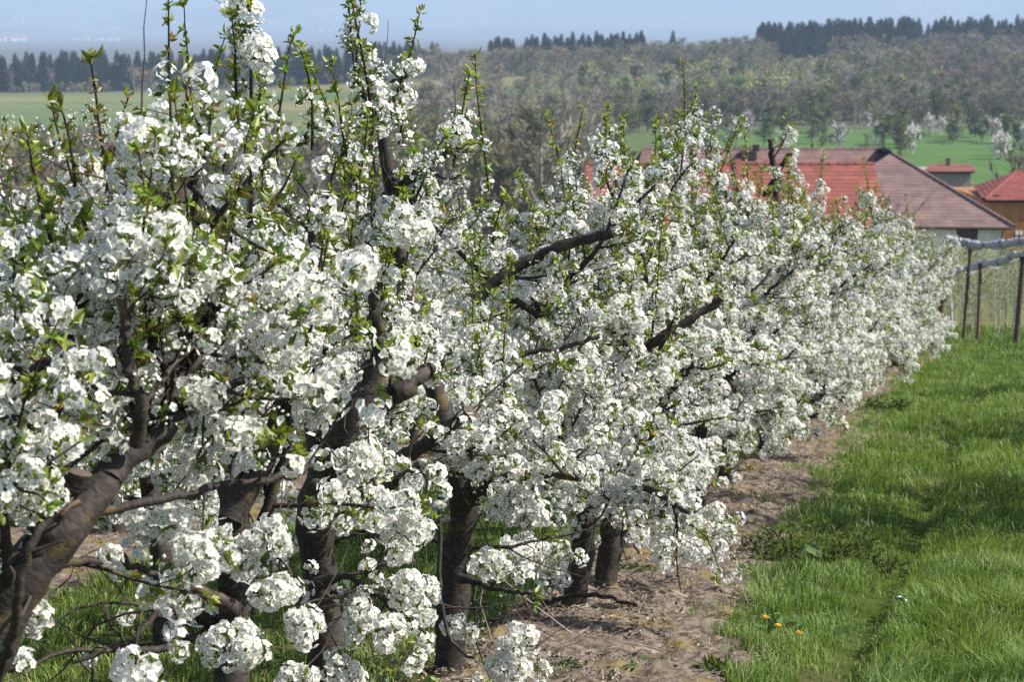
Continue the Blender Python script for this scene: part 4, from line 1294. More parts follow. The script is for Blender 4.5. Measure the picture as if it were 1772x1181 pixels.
flat_scrap("burdock_leaf", 372, 1093, .07, (.17, .23, .16), "pale broad leaf on the grass behind the left trunks", "leaf", M_LEAF, 5)


def dandelion(px, py, seed, label, hh=.115):
    g = ground_hit(px, py); r = np.random.default_rng(seed)
    root = empty("dandelion", g); tag(root, label, "dandelion", "yellow dandelions in the grass")
    st = P(); v, f, cf = tube_arr([(0, 0, 0), (.004, .002, hh * .5), (0, 0, hh)], [.002, .002, .002], 4); st.add(v, f, (.14, .18, .06)); st.build("stem", [M_TWIG], root)
    hd = P()
    for ring, (n, rad, zz) in enumerate(((16, .017, .002), (12, .012, .006), (8, .007, .009))):
        for k in range(n):
            a = 6.283 * k / n + ring; c_, s_ = math.cos(a), math.sin(a)
            hd.add([(0, 0, hh), (c_ * rad - s_ * .003, s_ * rad + c_ * .003, hh + zz), (c_ * rad + s_ * .003, s_ * rad - c_ * .003, hh + zz)], [[0, 1, 2]], (.75, .50, .015))
    hd.build("flower_head", [M_LEAF], root)
    lf = P()
    for k in range(6): leaf(lf, np.zeros(3), np.array([math.cos(k * 1.05), math.sin(k * 1.05), .35]), .09, .02, np.array([.07, .13, .03]), r)
    lf.build("leaves", [M_LEAF], root)
dandelion(1324, 1113, 1, "yellow dandelion left of the dock plant at the soil's edge")
dandelion(1346, 1122, 2, "small yellow dandelion just below the dock plant", .10)
dandelion(1382, 1142, 3, "yellow dandelion lowest and farthest out in the grass")

# ------------------------------------------------------------------ end of the row: posts, rolled hail nets, young orchard
def post(px, py0, py1, D_, rpx, lean, c, label):
    b = at(px, py0, D_); g = Vector((b.x, b.y, gz1(b.x, b.y)))
    top = at(px + lean, py1, D_) - g
    root = empty("wooden_post", g); tag(root, label, "post", "wooden posts of the netted orchard")
    p = P(); v, f, cf = tube_arr([(0, 0, -.1), (top.x * .5, top.y * .5, top.z * .5), (top.x, top.y, top.z)], [rpx * D_ / F] * 3, 8); p.add(v, f, c, 0, True); p.add(v, cf, c)
    p.build("shaft", [M_POST], root)
    p = P(); v, f, cf = tube_arr([(top.x, top.y, top.z - .02), (top.x, top.y, top.z + .07)], [rpx * 1.35 * D_ / F] * 2, 8); p.add(v, f, (.03, .03, .03)); p.add(v, cf, (.03, .03, .03))
    p.build("cap", [M_POST], root)
BR = (.095, .072, .052)
post(1622, 604, 518, 36.3, 6.0, 9, (.14, .10, .05), "thick slanting end post at the foot of the last blossom tree")
post(1666, 600, 436, 38.5, 3.2, 13, BR, "thin dark post under the upper net roll, left of its neighbour")
post(1691, 598, 462, 39.0, 3.4, 6, (.14, .085, .055), "reddish brown post whose cap touches the lower net roll")
post(1757, 600, 450, 37.5, 5.4, 14, BR, "stout leaning post nearest the right edge of the picture")
post(1648, 585, 475, 44, 2.6, -6, (.42, .40, .36), "pale grey thin post close to the far blossom")


def net_roll(pts, D_, label, seed):
    r = np.random.default_rng(seed)
    q = np.array([(*(at(x, y, d)), rp * d / F) for x, y, d, rp in pts])
    ln = smooth_line(q, 60)
    ln[:, 3] *= 1 + .14 * np.sin(np.arange(60) * .35 + 1.0) + .05 * r.normal(0, 1, 60)
    ln[:, 2] += r.normal(0, .012, 60)
    v, f, cf = tube_arr(ln[:, :3], ln[:, 3], 10)
    v[:, :] += r.normal(0, .006, v.shape)
    root = empty("net_roll", Vector(q[0, :3])); tag(root, label, "hail net", "rolled hail nets above the young orchard")
    v = v - q[0, :3]
    p = P(); p.add(v, f, (.46, .47, .52), 0, True); p.add(v, cf, (.5, .5, .55)); p.build("net", [M_NET], root)
    p = P()
    for k in range(6, 58, 9):
        tv, tf, tc = tube_arr(ln[k:k + 2, :3] - q[0, :3], [ln[k, 3] * 1.07] * 2, 10); p.add(tv, tf, (.20, .20, .24), 0, True)
    p.build("tie", [M_POST], root)
    # hem hanging from the roll
    p = P(); V = []; 
    for k in range(60):
        b = ln[k, :3] - q[0, :3]
        V.append(b + [0, -.02, -ln[k, 3] * .8]); V.append(b + [0, .02 * math.sin(k), -ln[k, 3] * (1.5 + .5 * math.sin(k * .45) + .3 * r.random())])
    F_ = []
    for k in range(59): F_ += [[2 * k, 2 * k + 2, 2 * k + 3], [2 * k, 2 * k + 3, 2 * k + 1]]
    p.add(V, F_, (.46, .46, .45)); p.build("hem", [M_NET], root)
net_roll([(1638, 414, 39, 6.5), (1665, 418, 39, 6), (1700, 424, 38.8, 5.5), (1740, 421, 38.5, 6), (1790, 416, 38.2, 6.5), (1900, 420, 37.6, 7)], 39, "upper white hail net rolled up along the post tops", 1)
net_roll([(1640, 472, 41, 4.5), (1668, 466, 40.5, 5), (1700, 457, 39.6, 6), (1735, 451, 38.9, 6), (1762, 441, 38.4, 5.5), (1820, 436, 37.8, 6)], 39, "lower hail net roll sagging from the reddish post", 2)

# wires strung over the young orchard
def wire(a, b, label):
    va, vb = at(*a), at(*b)
    ln = np.array([np.array(va) * (1 - u) + np.array(vb) * u - np.array([0, 0, .25 * 4 * u * (1 - u)]) for u in np.linspace(0, 1, 12)]) - np.array(va)
    p = P(); v, f, cf = tube_arr(ln, [.006] * 12, 4); p.add(v, f, (.12, .12, .12)); o = p.build("wire", [M_POST]); o.location = va
    tag(o, label, "wire"); return o

def sapling(seed):
    r = np.random.default_rng(seed); w = P(); lf = P()
    h = r.uniform(1.8, 2.35)
    tr = smooth_line([(0, 0, -.05, .020), (r.normal(0, .03), r.normal(0, .03), h * .5, .014), (r.normal(0, .06), r.normal(0, .06), h, .005)], 7)
    v, f, cf = tube_arr(tr[:, :3], tr[:, 3], 5); w.add(v, f, (.36, .33, .28), 0, True)
    b = P()
    for k in range(34):
        z = r.uniform(.45, h * .97); a = r.uniform(0, 6.28); el = r.uniform(.1, 1.0); L = r.uniform(.25, .6) * (1.15 - z / h * .6)
        d = np.array([math.cos(a) * math.cos(el), math.sin(a) * math.cos(el), math.sin(el)])
        i = int(z / h * 6); p0 = tr[min(i, 6), :3] * [1, 1, 0] + [0, 0, z]
        p1 = p0 + d * L * .6; p2 = p0 + d * L + [0, 0, L * .15]
        v, f, cf = tube_arr([p0, p1, p2], [.006, .0045, .002], 3); b.add(v, f, (.36, .33, .28))
        for m in range(8):
            u = r.uniform(.2, 1); q = p0 * (1 - u) + p2 * u
            leaf(lf, q, r.normal(0, 1, 3) + [0, 0, .5], r.uniform(.03, .06), .03, np.array([.27, .32, .14]) * r.uniform(.7, 1.3), r)
    return w.mesh("trunk", [M_TWIG]), b.mesh("branches", [M_TWIG]), lf.mesh("leaves", [M_LEAF])
SAP = [sapling(k) for k in range(5)]
r = np.random.default_rng(40)
for yy in np.arange(41.0, 84, 2.6):
    x0 = (1520 - 886) / F * yy; x1 = (1860 - 886) / F * yy
    for xx in np.arange(x0, x1, .5):
        x = xx + r.normal(0, .06); y = yy + r.normal(0, .10)
        root = empty("young_fruit_tree", on_ground(x, y)); root.rotation_euler = (0, 0, r.uniform(0, 6.28)); s_ = r.uniform(.70, .93); root.scale = (s_, s_, s_)
        tag(root, "thin young fruit tree just leafing out in the netted orchard", "young tree", "young fruit trees in the netted orchard")
        tm, bm_, lm = SAP[r.integers(0, 5)]
        obj("trunk", tm, root); obj("branches", bm_, root); obj("leaves", lm, root)

# ------------------------------------------------------------------ the farm
BROWN = np.array([.165, .108, .100]); REDT = np.array([.225, .070, .052]); WALL = (.74, .70, .66); ORANGE = (.30, .135, .055)


def roof_part(root, name, corners, thick, c, seed, course=.34, colw=1.1, rows_out=None):
    """a roof plane of overlapping tile courses: corners = eave left, eave right, ridge right, ridge left"""
    el, er, rr, rl = [np.array(q, float) for q in corners]
    up = ((rl - el) + (rr - er)) / 2
    n = np.cross(er - el, rl - el) if np.linalg.norm(rl - el) > .1 else np.cross(er - el, rr - el)
    n = n / np.linalg.norm(n)
    if n[2] < 0: n = -n
    rws = max(4, int(np.linalg.norm(up) / course))
    p = P(); r = np.random.default_rng(seed)
    for k in range(rws):
        u0, u1 = k / rws, (k + 1) / rws + .25 / rws
        u1 = min(u1, 1.0)
        a, b = el + (rl - el) * u0, er + (rr - er) * u0
        d, e = el + (rl - el) * u1, er + (rr - er) * u1
        L = np.linalg.norm(b - a); m = max(1, int(L / colw))
        for q in range(m):
            w0, w1 = q / m, (q + 1) / m
            cc = np.array(c) * r.uniform(.82, 1.15)
            A_, B_ = a + (b - a) * w0 + n * .035, a + (b - a) * w1 + n * .035
            D_, E_ = d + (e - d) * w0 + n * .01, d + (e - d) * w1 + n * .01
            p.add([A_, B_, E_, D_], [[0, 1, 2], [0, 2, 3]], cc)
            p.add([A_ - n * .035, B_ - n * .035, B_, A_], [[0, 1, 2], [0, 2, 3]], cc)
    # soffit
    q = [el - n * thick, er - n * thick, rr - n * thick, rl - n * thick]
    p.add(q, [[0, 2, 1], [0, 3, 2]], (.12, .08, .06))
    return p.build(name, [M_ROOF], root)


def ridge_caps(root, a, b, c, seed=0):
    a = np.array(a, float); b = np.array(b, float); L = np.linalg.norm(b - a); n = max(2, int(L / .5)); r = np.random.default_rng(seed)
    p = P()
    for k in range(n):
        u0, u1 = k / n, (k + 1.1) / n
        v, f, cf = tube_arr([a + (b - a) * u0, a + (b - a) * u1], [.16, .13], 6); p.add(v, f, np.array(c) * r.uniform(.8, 1.15))
    return p.build("ridge", [M_ROOF], root)


D0 = 118.0
g0 = at(1680, 420, D0); GZH = gz1(g0.x, g0.y)
O = Vector((g0.x, g0.y, GZH))


def fp(x, y, D_):                            # local farm coordinates of a photo point at depth D_
    q = at(x, y, D_) - O
    return np.array([q.x, q.y, q.z])


# wing with the hipped brown roof, white wall and dark gate
hip = empty("farm_barn", O); tag(hip, "long barn with a hipped purple-brown tiled roof and a white end wall", "barn")
eL, eR = fp(1350, 386, D0), fp(1738, 389, D0)
apex = fp(1543, 266, D0 + 6.5)
backR = eR + np.array([0, 26, 0]); backL = eL + np.array([0, 26, 0])
ridgeL = fp(1112, 258, D0 + 16.5); ridgeR = np.array([apex[0] + 1.2, ridgeL[1], ridgeL[2]])
roof_part(hip, "hip_roof", [eL + [0, -.5, -.1], eR + [.4, -.5, -.1], apex, apex - [.1, 0, 0]], .18, BROWN, 1)
roof_part(hip, "side_roof", [eR + [.4, -.5, -.1], backR + [.4, 0, -.1], ridgeR + [0, 3, 0], apex], .18, BROWN, 2)
eav = np.array([ridgeL[0], ridgeL[1] - 6.5, eL[2] - .1])
roof_part(hip, "main_roof", [[ridgeL[0] - 1.5, ridgeL[1] - 6.5, eL[2] + .1], [ridgeR[0], ridgeL[1] - 6.5, eL[2] + .1], ridgeR, ridgeL], .18, BROWN * [1.05, .98, .95], 3)
roof_part(hip, "rear_roof", [[ridgeR[0] + 2, ridgeL[1] + 6.5, eL[2]], [ridgeL[0] - 1.5, ridgeL[1] + 6.5, eL[2]], ridgeL + [0, .05, 0], ridgeR + [0, .05, 0]], .18, BROWN, 4, 1.0, 3)
ridge_caps(hip, ridgeL, ridgeR, BROWN, 1); ridge_caps(hip, apex, eR + [.4, -.5, -.05], BROWN * .9, 2); ridge_caps(hip, apex, ridgeR, BROWN * .9, 2)
p = P(); zb = -1.5
gx0, gx1 = fp(1655, 400, D0)[0], fp(1693, 400, D0)[0]; gtop = fp(1670, 381.5 + 5, D0)[2]
p.box((eL[0] + .3, eL[1], zb), (gx0, eL[1] + .4, eL[2] - .12), WALL); p.box((gx1, eL[1], zb), (eR[0] - .2, eL[1] + .4, eL[2] - .12), WALL)
p.box((gx0, eL[1], gtop), (gx1, eL[1] + .4, eL[2] - .12), WALL)
p.box((eR[0] - .6, eL[1] + .4, zb), (eR[0] - .2, eL[1] + 26, eL[2] - .12), WALL)
p.box((ridgeL[0] - 1, ridgeL[1] - 6, zb), (ridgeR[0] - 1.5, ridgeL[1] - 5.6, eL[2] - .05), WALL)
p.build("wall", [M_PLAIN], hip)
gt = P()
n = 9
for k in range(n):
    a, b = gx0 + (gx1 - gx0) * k / n, gx0 + (gx1 - gx0) * (k + 1) / n
    gt.box((a + .015, eL[1] + .12, zb), (b - .015, eL[1] + .2 + .01 * (k % 2), gtop), (.085, .045, .042))
gt.build("gate", [M_PLAIN], hip)
p = P(); p.box((gx0 - .2, eL[1] - .06, gtop), (gx1 + .2, eL[1] - .004, gtop + .22), (.33, .30, .28)); p.build("lintel", [M_PLAIN], hip)
p = P(); v, f, cf = tube_arr([(eL[0], eL[1] - .62, eL[2] - .1), (eR[0] + .4, eL[1] - .62, eR[2] - .14)], [.075, .075], 6); p.add(v, f, (.10, .065, .055), 0, True)
dp = eR + [-.15, -.12, 0]
v, f, cf = tube_arr([(dp[0], dp[1] - .45, dp[2] - .15), (dp[0], dp[1] - .03, dp[2] - .6), (dp[0], dp[1] - .03, zb)], [.05] * 3, 6); p.add(v, f, (.10, .07, .06), 0, True)
p.build("gutter", [M_PLAIN], hip)
# dormer hatch on the long roof
hx = fp(1300, 262, D0 + 15.5)
p = P(); p.box((hx[0] - .7, hx[1] - .5, hx[2] - .5), (hx[0] + .3, hx[1] + .5, hx[2] + .05), (.06, .045, .045)); p.box((hx[0] + .1, hx[1] - .2, hx[2]), (hx[0] + .5, hx[1] + .2, hx[2] + .45), (.06, .045, .045)); p.build("roof_hatch", [M_PLAIN], hip)

# creeper on the white wall
cr = P(); r = np.random.default_rng(8)
for k in range(420):
    u = r.random(); cx = eR[0] - 1.6 + r.normal(0, .5) * (1 if u < .7 else .5); cz = -1.0 + 2.6 * u ** 1.2
    leaf(cr, np.array([cx, eL[1] - .10 + r.uniform(-.15, .05), cz]), r.normal(0, 1, 3), r.uniform(.10, .2), .12, np.array([.075, .065, .045]) * r.uniform(.6, 1.3), r)
st = P()
for k in range(7):
    xx = eR[0] - 1.6 + r.normal(0, .2)
    v, f, cf = tube_arr([(xx, eL[1] - .08, -1.3), (xx + r.normal(0, .3), eL[1] - .1, .2), (xx + r.normal(0, .6), eL[1] - .1, 1.5)], [.03, .02, .01], 4); st.add(v, f, (.09, .07, .055))
croot = empty("wall_creeper", O); tag(croot, "brown leafless creeper climbing the white barn wall beside the gate", "creeper")
st.build("stem", [M_TWIG], croot); cr.build("leaves", [M_FAR], croot)

# red roofed front wing
wing = empty("farm_wing", O); tag(wing, "long front wing with a bright red tiled roof before the brown barn", "farm building")
wl, wr_ = fp(1012, 284, D0 - 1.5), fp(1512, 282, D0 - 1.5)
wr_[2] = wl[2] = min(wl[2], wr_[2])
we_l, we_r = wl + [-.3, -5.2, -3.6], wr_ + [.3, -5.2, -3.6]
roof_part(wing, "front_roof", [we_l, we_r, wr_, wl], .18, REDT, 5)
roof_part(wing, "rear_roof", [we_r + [0, 7.6, 1.2], we_l + [0, 7.6, 1.2], wl + [0, .04, 0], wr_ + [0, .04, 0]], .18, REDT, 6, 1.0, 3)
ridge_caps(wing, wl, wr_, REDT * .9, 4)
p = P(); p.box((wl[0], we_l[1] + .5, zb - 2), (wr_[0], we_l[1] + .9, we_l[2] - .1), WALL)
for sx in (wl[0], wr_[0] - .35):
    p.add([(sx, we_l[1] + .9, zb - 2), (sx, wl[1] + 1.5, zb - 2), (sx, wl[1] + 1.5, wl[2] - 1.2), (sx, wl[1], wl[2] - .35), (sx, we_l[1] + .9, we_l[2] + .1)], [[0, 1, 2], [0, 2, 3], [0, 3, 4]], WALL)
p.build("wall", [M_PLAIN], wing)
for k in range(7):
    fx = wl[0] + (wr_[0] - wl[0]) * (k + .5) / 7
    w_ = P(); w_.box((fx - .55, we_l[1] + .42, we_l[2] - 1.9), (fx + .55, we_l[1] + .497, we_l[2] - .7), (.5, .47, .43)); fo = w_.build("window", [M_PLAIN], wing)
    w_ = P(); w_.box((fx - .45, we_l[1] + .40, we_l[2] - 1.8), (fx + .45, we_l[1] + .418, we_l[2] - .8), (.03, .035, .045)); w_.build("pane", [M_PLAIN], fo)
# firewall ridge strip dividing the red roof
fx = fp(1278, 300, D0 - 2)[0]
p = P(); p.add([(fx - .18, we_l[1] + .1, we_l[2] + .28), (fx + .18, we_l[1] + .1, we_l[2] + .28), (fx + .18, wl[1], wl[2] + .3), (fx - .18, wl[1], wl[2] + .3)], [[0, 1, 2], [0, 2, 3]], REDT * .75)
p.add([(fx - .18, we_l[1] + .1, we_l[2]), (fx - .18, wl[1], wl[2]), (fx - .18, wl[1], wl[2] + .3), (fx - .18, we_l[1] + .1, we_l[2] + .28)], [[0, 1, 2], [0, 2, 3]], REDT * .7)
p.add([(fx + .18, we_l[1] + .1, we_l[2]), (fx + .18, wl[1], wl[2]), (fx + .18, wl[1], wl[2] + .3), (fx + .18, we_l[1] + .1, we_l[2] + .28)], [[0, 2, 1], [0, 3, 2]], REDT * .7)
p.build("parapet", [M_ROOF], wing)

# red building on the right
rb = empty("farm_house", O); tag(rb, "wooden ochre farm building with a red hipped roof at the right edge", "farm building")
D1 = 130.0
bl, br = fp(1714, 346, D1), fp(1900, 346, D1)
hp = fp(1757, 298, D1 + 5.5); hr = fp(1880, 296, D1 + 5.5); left_e = fp(1684, 322, D1 + 9.5)
roof_part(rb, "front_roof", [bl + [-.5, -.4, 0], br, hr, hp], .16, REDT * [1.0, .85, .95], 8)
roof_part(rb, "side_roof", [left_e + [0, 0, 0], bl + [-.5, -.4, 0], hp, hp + [0, .05, 0]], .16, REDT * [1.0, .85, .95], 9)
ridge_caps(rb, bl + [-.5, -.4, .05], hp, REDT * .8, 3); ridge_caps(rb, hp, hr, REDT * .8, 5)
p = P(); r = np.random.default_rng(3)
n = 26
for k in range(n):
    a, b = bl[0] + (br[0] - bl[0]) * k / n, bl[0] + (br[0] - bl[0]) * (k + 1) / n
    p.box((a + .01, bl[1], -4.0), (b - .01, bl[1] + .15 + .02 * (k % 2), bl[2] - .1), np.array(ORANGE) * r.uniform(.85, 1.15))
p.build("board_wall", [M_PLAIN], rb)
p = P(); p.box((bl[0], bl[1] + .2, -2.5), (br[0], bl[1] + 12, bl[2] - .12), ORANGE); p.build("wall", [M_PLAIN], rb)
for qx in (1760, 1767):
    q = fp(qx, 403, D1); p = P(); p.box((q[0] - .09, bl[1] - .03, q[2] - .14), (q[0] + .09, bl[1] - .004, q[2] + .14), (.75, .75, .75)); p.build("notice", [M_PLAIN], rb)
ch = fp(1725, 350, D1 + .5)
p = P(); v, f, cf = tube_arr([(ch[0], ch[1], ch[2] - 3), (ch[0], ch[1], ch[2] + .35)], [.22, .22], 8); p.add(v, f, (.05, .045, .045), 0, True); p.add(v, cf, (.02, .02, .02)); 
v, f, cf = tube_arr([(ch[0], ch[1], ch[2] + .28), (ch[0], ch[1], ch[2] + .45)], [.27, .27], 8); p.add(v, f, (.05, .045, .045)); p.add(v, cf, (.02, .02, .02))
p.build("chimney", [M_PLAIN], rb)

# pink-roofed house farther behind
O2 = at(1642, 300, 170); O2.z = gz1(O2.x, O2.y)
fh = empty("farm_house", O2); tag(fh, "low house with a pale pink-red roof half hidden behind the brown barn", "house")
def fq(x, y, D_): q = at(x, y, D_) - O2; return np.array([q.x, q.y, q.z])
a, b = fq(1600, 297, 167), fq(1690, 297, 167)
roof_part(fh, "roof", [a, b, fq(1682, 284, 171), fq(1608, 284, 171)], .15, REDT * [1, 1.25, 1.3], 12, .5, 1.4)
p = P(); p.box((a[0] + .4, a[1] + .3, -1), (b[0] - .4, a[1] + 7, a[2] - .1), (.30, .27, .23)); p.build("wall", [M_PLAIN], fh)
p = P(); q = fq(1640, 288, 170); p.box((q[0] - .15, q[1] - .15, q[2] - 1.5), (q[0] + .15, q[1] + .15, q[2] + .7), (.12, .08, .07)); p.build("chimney", [M_PLAIN], fh)

# ------------------------------------------------------------------ trees of the landscape
def bare_proto(seed, h=9.0, wide=.36, fine=420, c=(.13, .105, .085), leafc=None, nleaf=0, up=.55, leafsize=.16, tw=.07):
    """trunk + limbs as thin tubes, twigs as slivers, optional young leaves or bloom"""
    r = np.random.default_rng(seed); w = P(); k = P()
    c = np.array(c)
    th = h * r.uniform(.75, .9)
    tr = smooth_line([(0, 0, -.3, h * .022), (r.normal(0, .15), r.normal(0, .15), th * .35, h * .017), (r.normal(0, .35), r.normal(0, .35), th * .7, h * .010), (r.normal(0, .4), r.normal(0, .4), th, h * .003)], 8)
    v, f, cf = tube_arr(tr[:, :3], tr[:, 3], 5); w.add(v, f, c * .8, 0, True)
    tips = []
    for q in range(20):
        z = r.uniform(.22, .95); i = min(int(z * 7), 6); p0 = tr[i, :3]
        a = q * 2.4 + r.normal(0, .3); el = r.uniform(.35, 1.1) + .15 * z
        L = h * wide * r.uniform(.6, 1.1) * math.sin(math.pi * min(.98, (.25 + .72 * z))) ** .6
        d = np.array([math.cos(a) * math.cos(el), math.sin(a) * math.cos(el), math.sin(el)])
        p1 = p0 + d * L * .5 + r.normal(0, .1, 3); p2 = p0 + d * L + [0, 0, up * L * .25] + r.normal(0, .15, 3)
        v, f, cf = tube_arr([p0, p1, p2], [h * .006, h * .004, h * .0015], 3); k.add(v, f, c)
        for m in range(fine // 20):
            u = r.uniform(.25, 1.0); b = (p0 * (1 - u) + p1 * u) if u < .5 else (p1 * (2 - 2 * u) + p2 * (2 * u - 1))
            d2 = unit(d + r.normal(0, .75, 3) + [0, 0, .35]); l = h * r.uniform(.06, .15)
            e = b + d2 * l; s_ = np.cross(d2, r.normal(0, 1, 3)); s_ = s_ / (np.linalg.norm(s_) + 1e-6) * tw * r.uniform(.5, 1.2)
            k.add([b - s_, b + s_, e], [[0, 1, 2]], c * r.uniform(.75, 1.25))
            tips.append((b + d2 * l * r.uniform(.4, 1), d2))
    if nleaf and leafc is not None:
        for q in range(nleaf):
            p0, d2 = tips[r.integers(0, len(tips))]
            p0 = p0 + r.normal(0, h * .02, 3)
            a1, a2 = r.normal(0, leafsize, 3), r.normal(0, leafsize, 3)
            k.add([p0 + a1, p0 + a2, p0 - a1 * .8 - a2 * .6], [[0, 1, 2]], np.array(leafc) * r.uniform(.7, 1.25))
    return w, k


def conifer_proto(seed, h=14.0, c=(.020, .035, .020)):
    r = np.random.default_rng(seed); w = P(); k = P()
    v, f, cf = tube_arr([(0, 0, -.3), (0, 0, h * .97)], [h * .013, h * .002], 5); w.add(v, f, (.06, .045, .035), 0, True)
    z = h * .08
    while z < h * .95:
        u = z / h; rad = (1 - u) ** .7 * h * .19 + .30
        n = int(11 + 6 * (1 - u)); a0 = r.uniform(0, 6.28)
        for q in range(n):
            a = a0 + q * 6.283 / n + r.normal(0, .12); L = rad * r.uniform(.65, 1.15)
            d = np.array([math.cos(a), math.sin(a), 0]); s_ = np.array([-d[1], d[0], 0])
            b = np.array([0, 0, z + r.normal(0, .1)]); e = b + d * L + [0, 0, -L * r.uniform(.12, .45)]; wd = L * r.uniform(.24, .38)
            m = b + d * L * .55 + [0, 0, -.02 * L]
            cc = np.array(c) * r.uniform(.7, 1.35)
            k.add([b, m + s_ * wd, e, m - s_ * wd], [[0, 1, 2], [0, 2, 3]], cc)
            k.add([b + [0, 0, -.12 * h * .05], m + [0, 0, -wd * 1.1], e], [[0, 1, 2]], cc)
        z += h * .042 * (1.15 - .45 * u)
    return w, k


def pair(wk): return wk[0].mesh("trunk", [M_TWIG]), wk[1].mesh("crown", [M_FAR])
def single(wk):
    a, b = wk[0].arr(), wk[1].arr()
    return dict(v=np.concatenate([a['v'], b['v']]), f=np.concatenate([a['f'], b['f'] + len(a['v'])]), c=np.concatenate([a['c'], b['c']]), m=np.concatenate([a['m'], b['m'] + 1]), s=np.concatenate([a['s'], b['s']]))


BROWNW = [(.265, .235, .190), (.24, .225, .17), (.275, .235, .205), (.24, .235, .16)]
W_BARE = [bare_proto(500 + k, 9 + (k % 3), .30 + .05 * (k % 3), 620, BROWNW[k % 4], (.15, .15, .06), 60) for k in range(6)]
W_GREEN = [bare_proto(520 + k, 9, .36, 420, (.12, .11, .075), (.125, .150, .045), 700, leafsize=.20) for k in range(4)]
W_BLOOM = [bare_proto(540 + k, 6.5, .42, 240, (.11, .09, .075), (.66, .62, .60), 560, leafsize=.17) for k in range(3)]
W_BUSH = [bare_proto(560 + k, 4.0, .5, 300, (.13, .11, .08), (.16, .17, .08), 260, leafsize=.16) for k in range(3)]
W_CON = [conifer_proto(580 + k, 14) for k in range(4)]
W_YGR = [bare_proto(590 + k, 8, .42, 200, (.12, .115, .07), (.20, .225, .085), 1500, leafsize=.20) for k in range(2)]
PB, PG, PW, PS, PC, PY = [[pair(x) for x in L_] for L_ in (W_BARE, W_GREEN, W_BLOOM, W_BUSH, W_CON, W_YGR)]


def land_tree(protos, x, y, sc, label, group, name, cat, r, sz=1.0):
    root = empty(name, on_ground(x, y)); root.rotation_euler = (0, 0, r.uniform(0, 6.28)); root.scale = (sc * sz, sc * sz, sc)
    tag(root, label, cat, group)
    t_, c_ = protos[r.integers(0, len(protos))]
    obj("trunk", t_, root); obj("crown", c_, root)
    return root


def spot(px, D_): return (px - 886) / F * D_, D_


r = np.random.default_rng(123)
# small bare fruit tree before the brown roof and the willow-like trees behind the row
x, y = spot(1540, 96)
land_tree([pair(bare_proto(610, 4.6, .55, 500, (.085, .065, .05), tw=.014))], x, y, 1.0, "small bare brown tree standing in front of the brown hipped roof", None, "bare_tree", "tree", r)
singles = [
    (PC, 1404, 372, .42, "small lone conifer on the bright green meadow", "conifer", "conifer"),
    (PG, 1558, 405, .98, "tall narrow pale-barked tree casting its shadow on the green meadow", "budding_tree", "tree"),
    (PW, 1450, 420, 1.0, "rounded white-flowering tree at the upper edge of the green meadow", "blossoming_tree", "tree"),
    (PW, 1272, 440, 1.05, "grey-white flowering tree left of the green meadow", "blossoming_tree", "tree"),
    (PY, 1020, 250, 1.25, "pale green willow behind the middle of the blossom row", "budding_tree", "tree"),
    (PY, 905, 240, 1.2, "greenish budding tree in front of the brown wood, left of the willow", "budding_tree", "tree"),
    (PY, 1065, 300, 1.2, "soft green budding tree right of the willow behind the row", "budding_tree", "tree"),
    (PY, 985, 215, .95, "smaller olive tree in front of the willow behind the row", "budding_tree", "tree"),
    (PY, 950, 262, 1.3, "olive-green budding tree among the brown woods behind the row", "budding_tree", "tree"),
    (PY, 1570, 190, .50, "low yellow-green bush just behind the barn ridge", "budding_bush", "bush"),
    (PB, 1608, 195, .55, "small bare round tree behind the barn's right shoulder", "bare_tree", "tree"),
    (PW, 1634, 200, .50, "low whitish flowering bush behind the barn's right shoulder", "blossoming_bush", "bush"),
    (PB, 1690, 230, .62, "thin bare tree on the meadow above the pink roof", "bare_tree", "tree"),
    (PB, 1762, 165, .95, "bare tree with pale bloom at the right edge above the red roof", "bare_tree", "tree"),
    (PW, 1752, 175, .70, "whitish flowering shrub at the right edge above the red roof", "blossoming_bush", "bush"),
    (PG, 1320, 445, .9, "grey-green tree beside the flowering tree left of the meadow", "budding_tree", "tree"),
    (PW, 1625, 470, .75, "white flowering tree high on the right side of the meadow", "blossoming_tree", "tree"),
    (PW, 1652, 455, .62, "white flowering tree right of the taller one on the meadow", "blossoming_tree", "tree"),
    (PW, 1578, 420, .40, "low bright white bush in the middle of the meadow", "blossoming_bush", "bush"),
    (PB, 1497, 415, .62, "round bare brown tree in the middle of the meadow", "bare_tree", "tree"),
    (PS, 1420, 430, .9, "small dark bush left of the white meadow tree", "bush", "bush"),
    (PC, 1610, 720, .5, "single small dark conifer on the brown wooded slope", "conifer", "conifer"),
]
for protos, px, D_, sc, lab, nm, ct in singles:
    x, y = spot(px, D_); land_tree(protos, x, y, sc, lab, None, nm, ct, r, .9)

# the individual trees of the woods
def wood(n, x0, x1, D0_, D1_, sc0, sc1, protos, label, group, name, cat, seed, sz=1.0, ok=None):
    rr_ = np.random.default_rng(seed); c_ = 0
    while c_ < n:
        px = rr_.uniform(x0, x1); D_ = rr_.uniform(D0_, D1_)
        if ok is not None and not ok(px, D_): continue
        x, y = spot(px, D_); c_ += 1
        land_tree(protos, x, y, rr_.uniform(sc0, sc1), label, group, name, cat, rr_, sz)


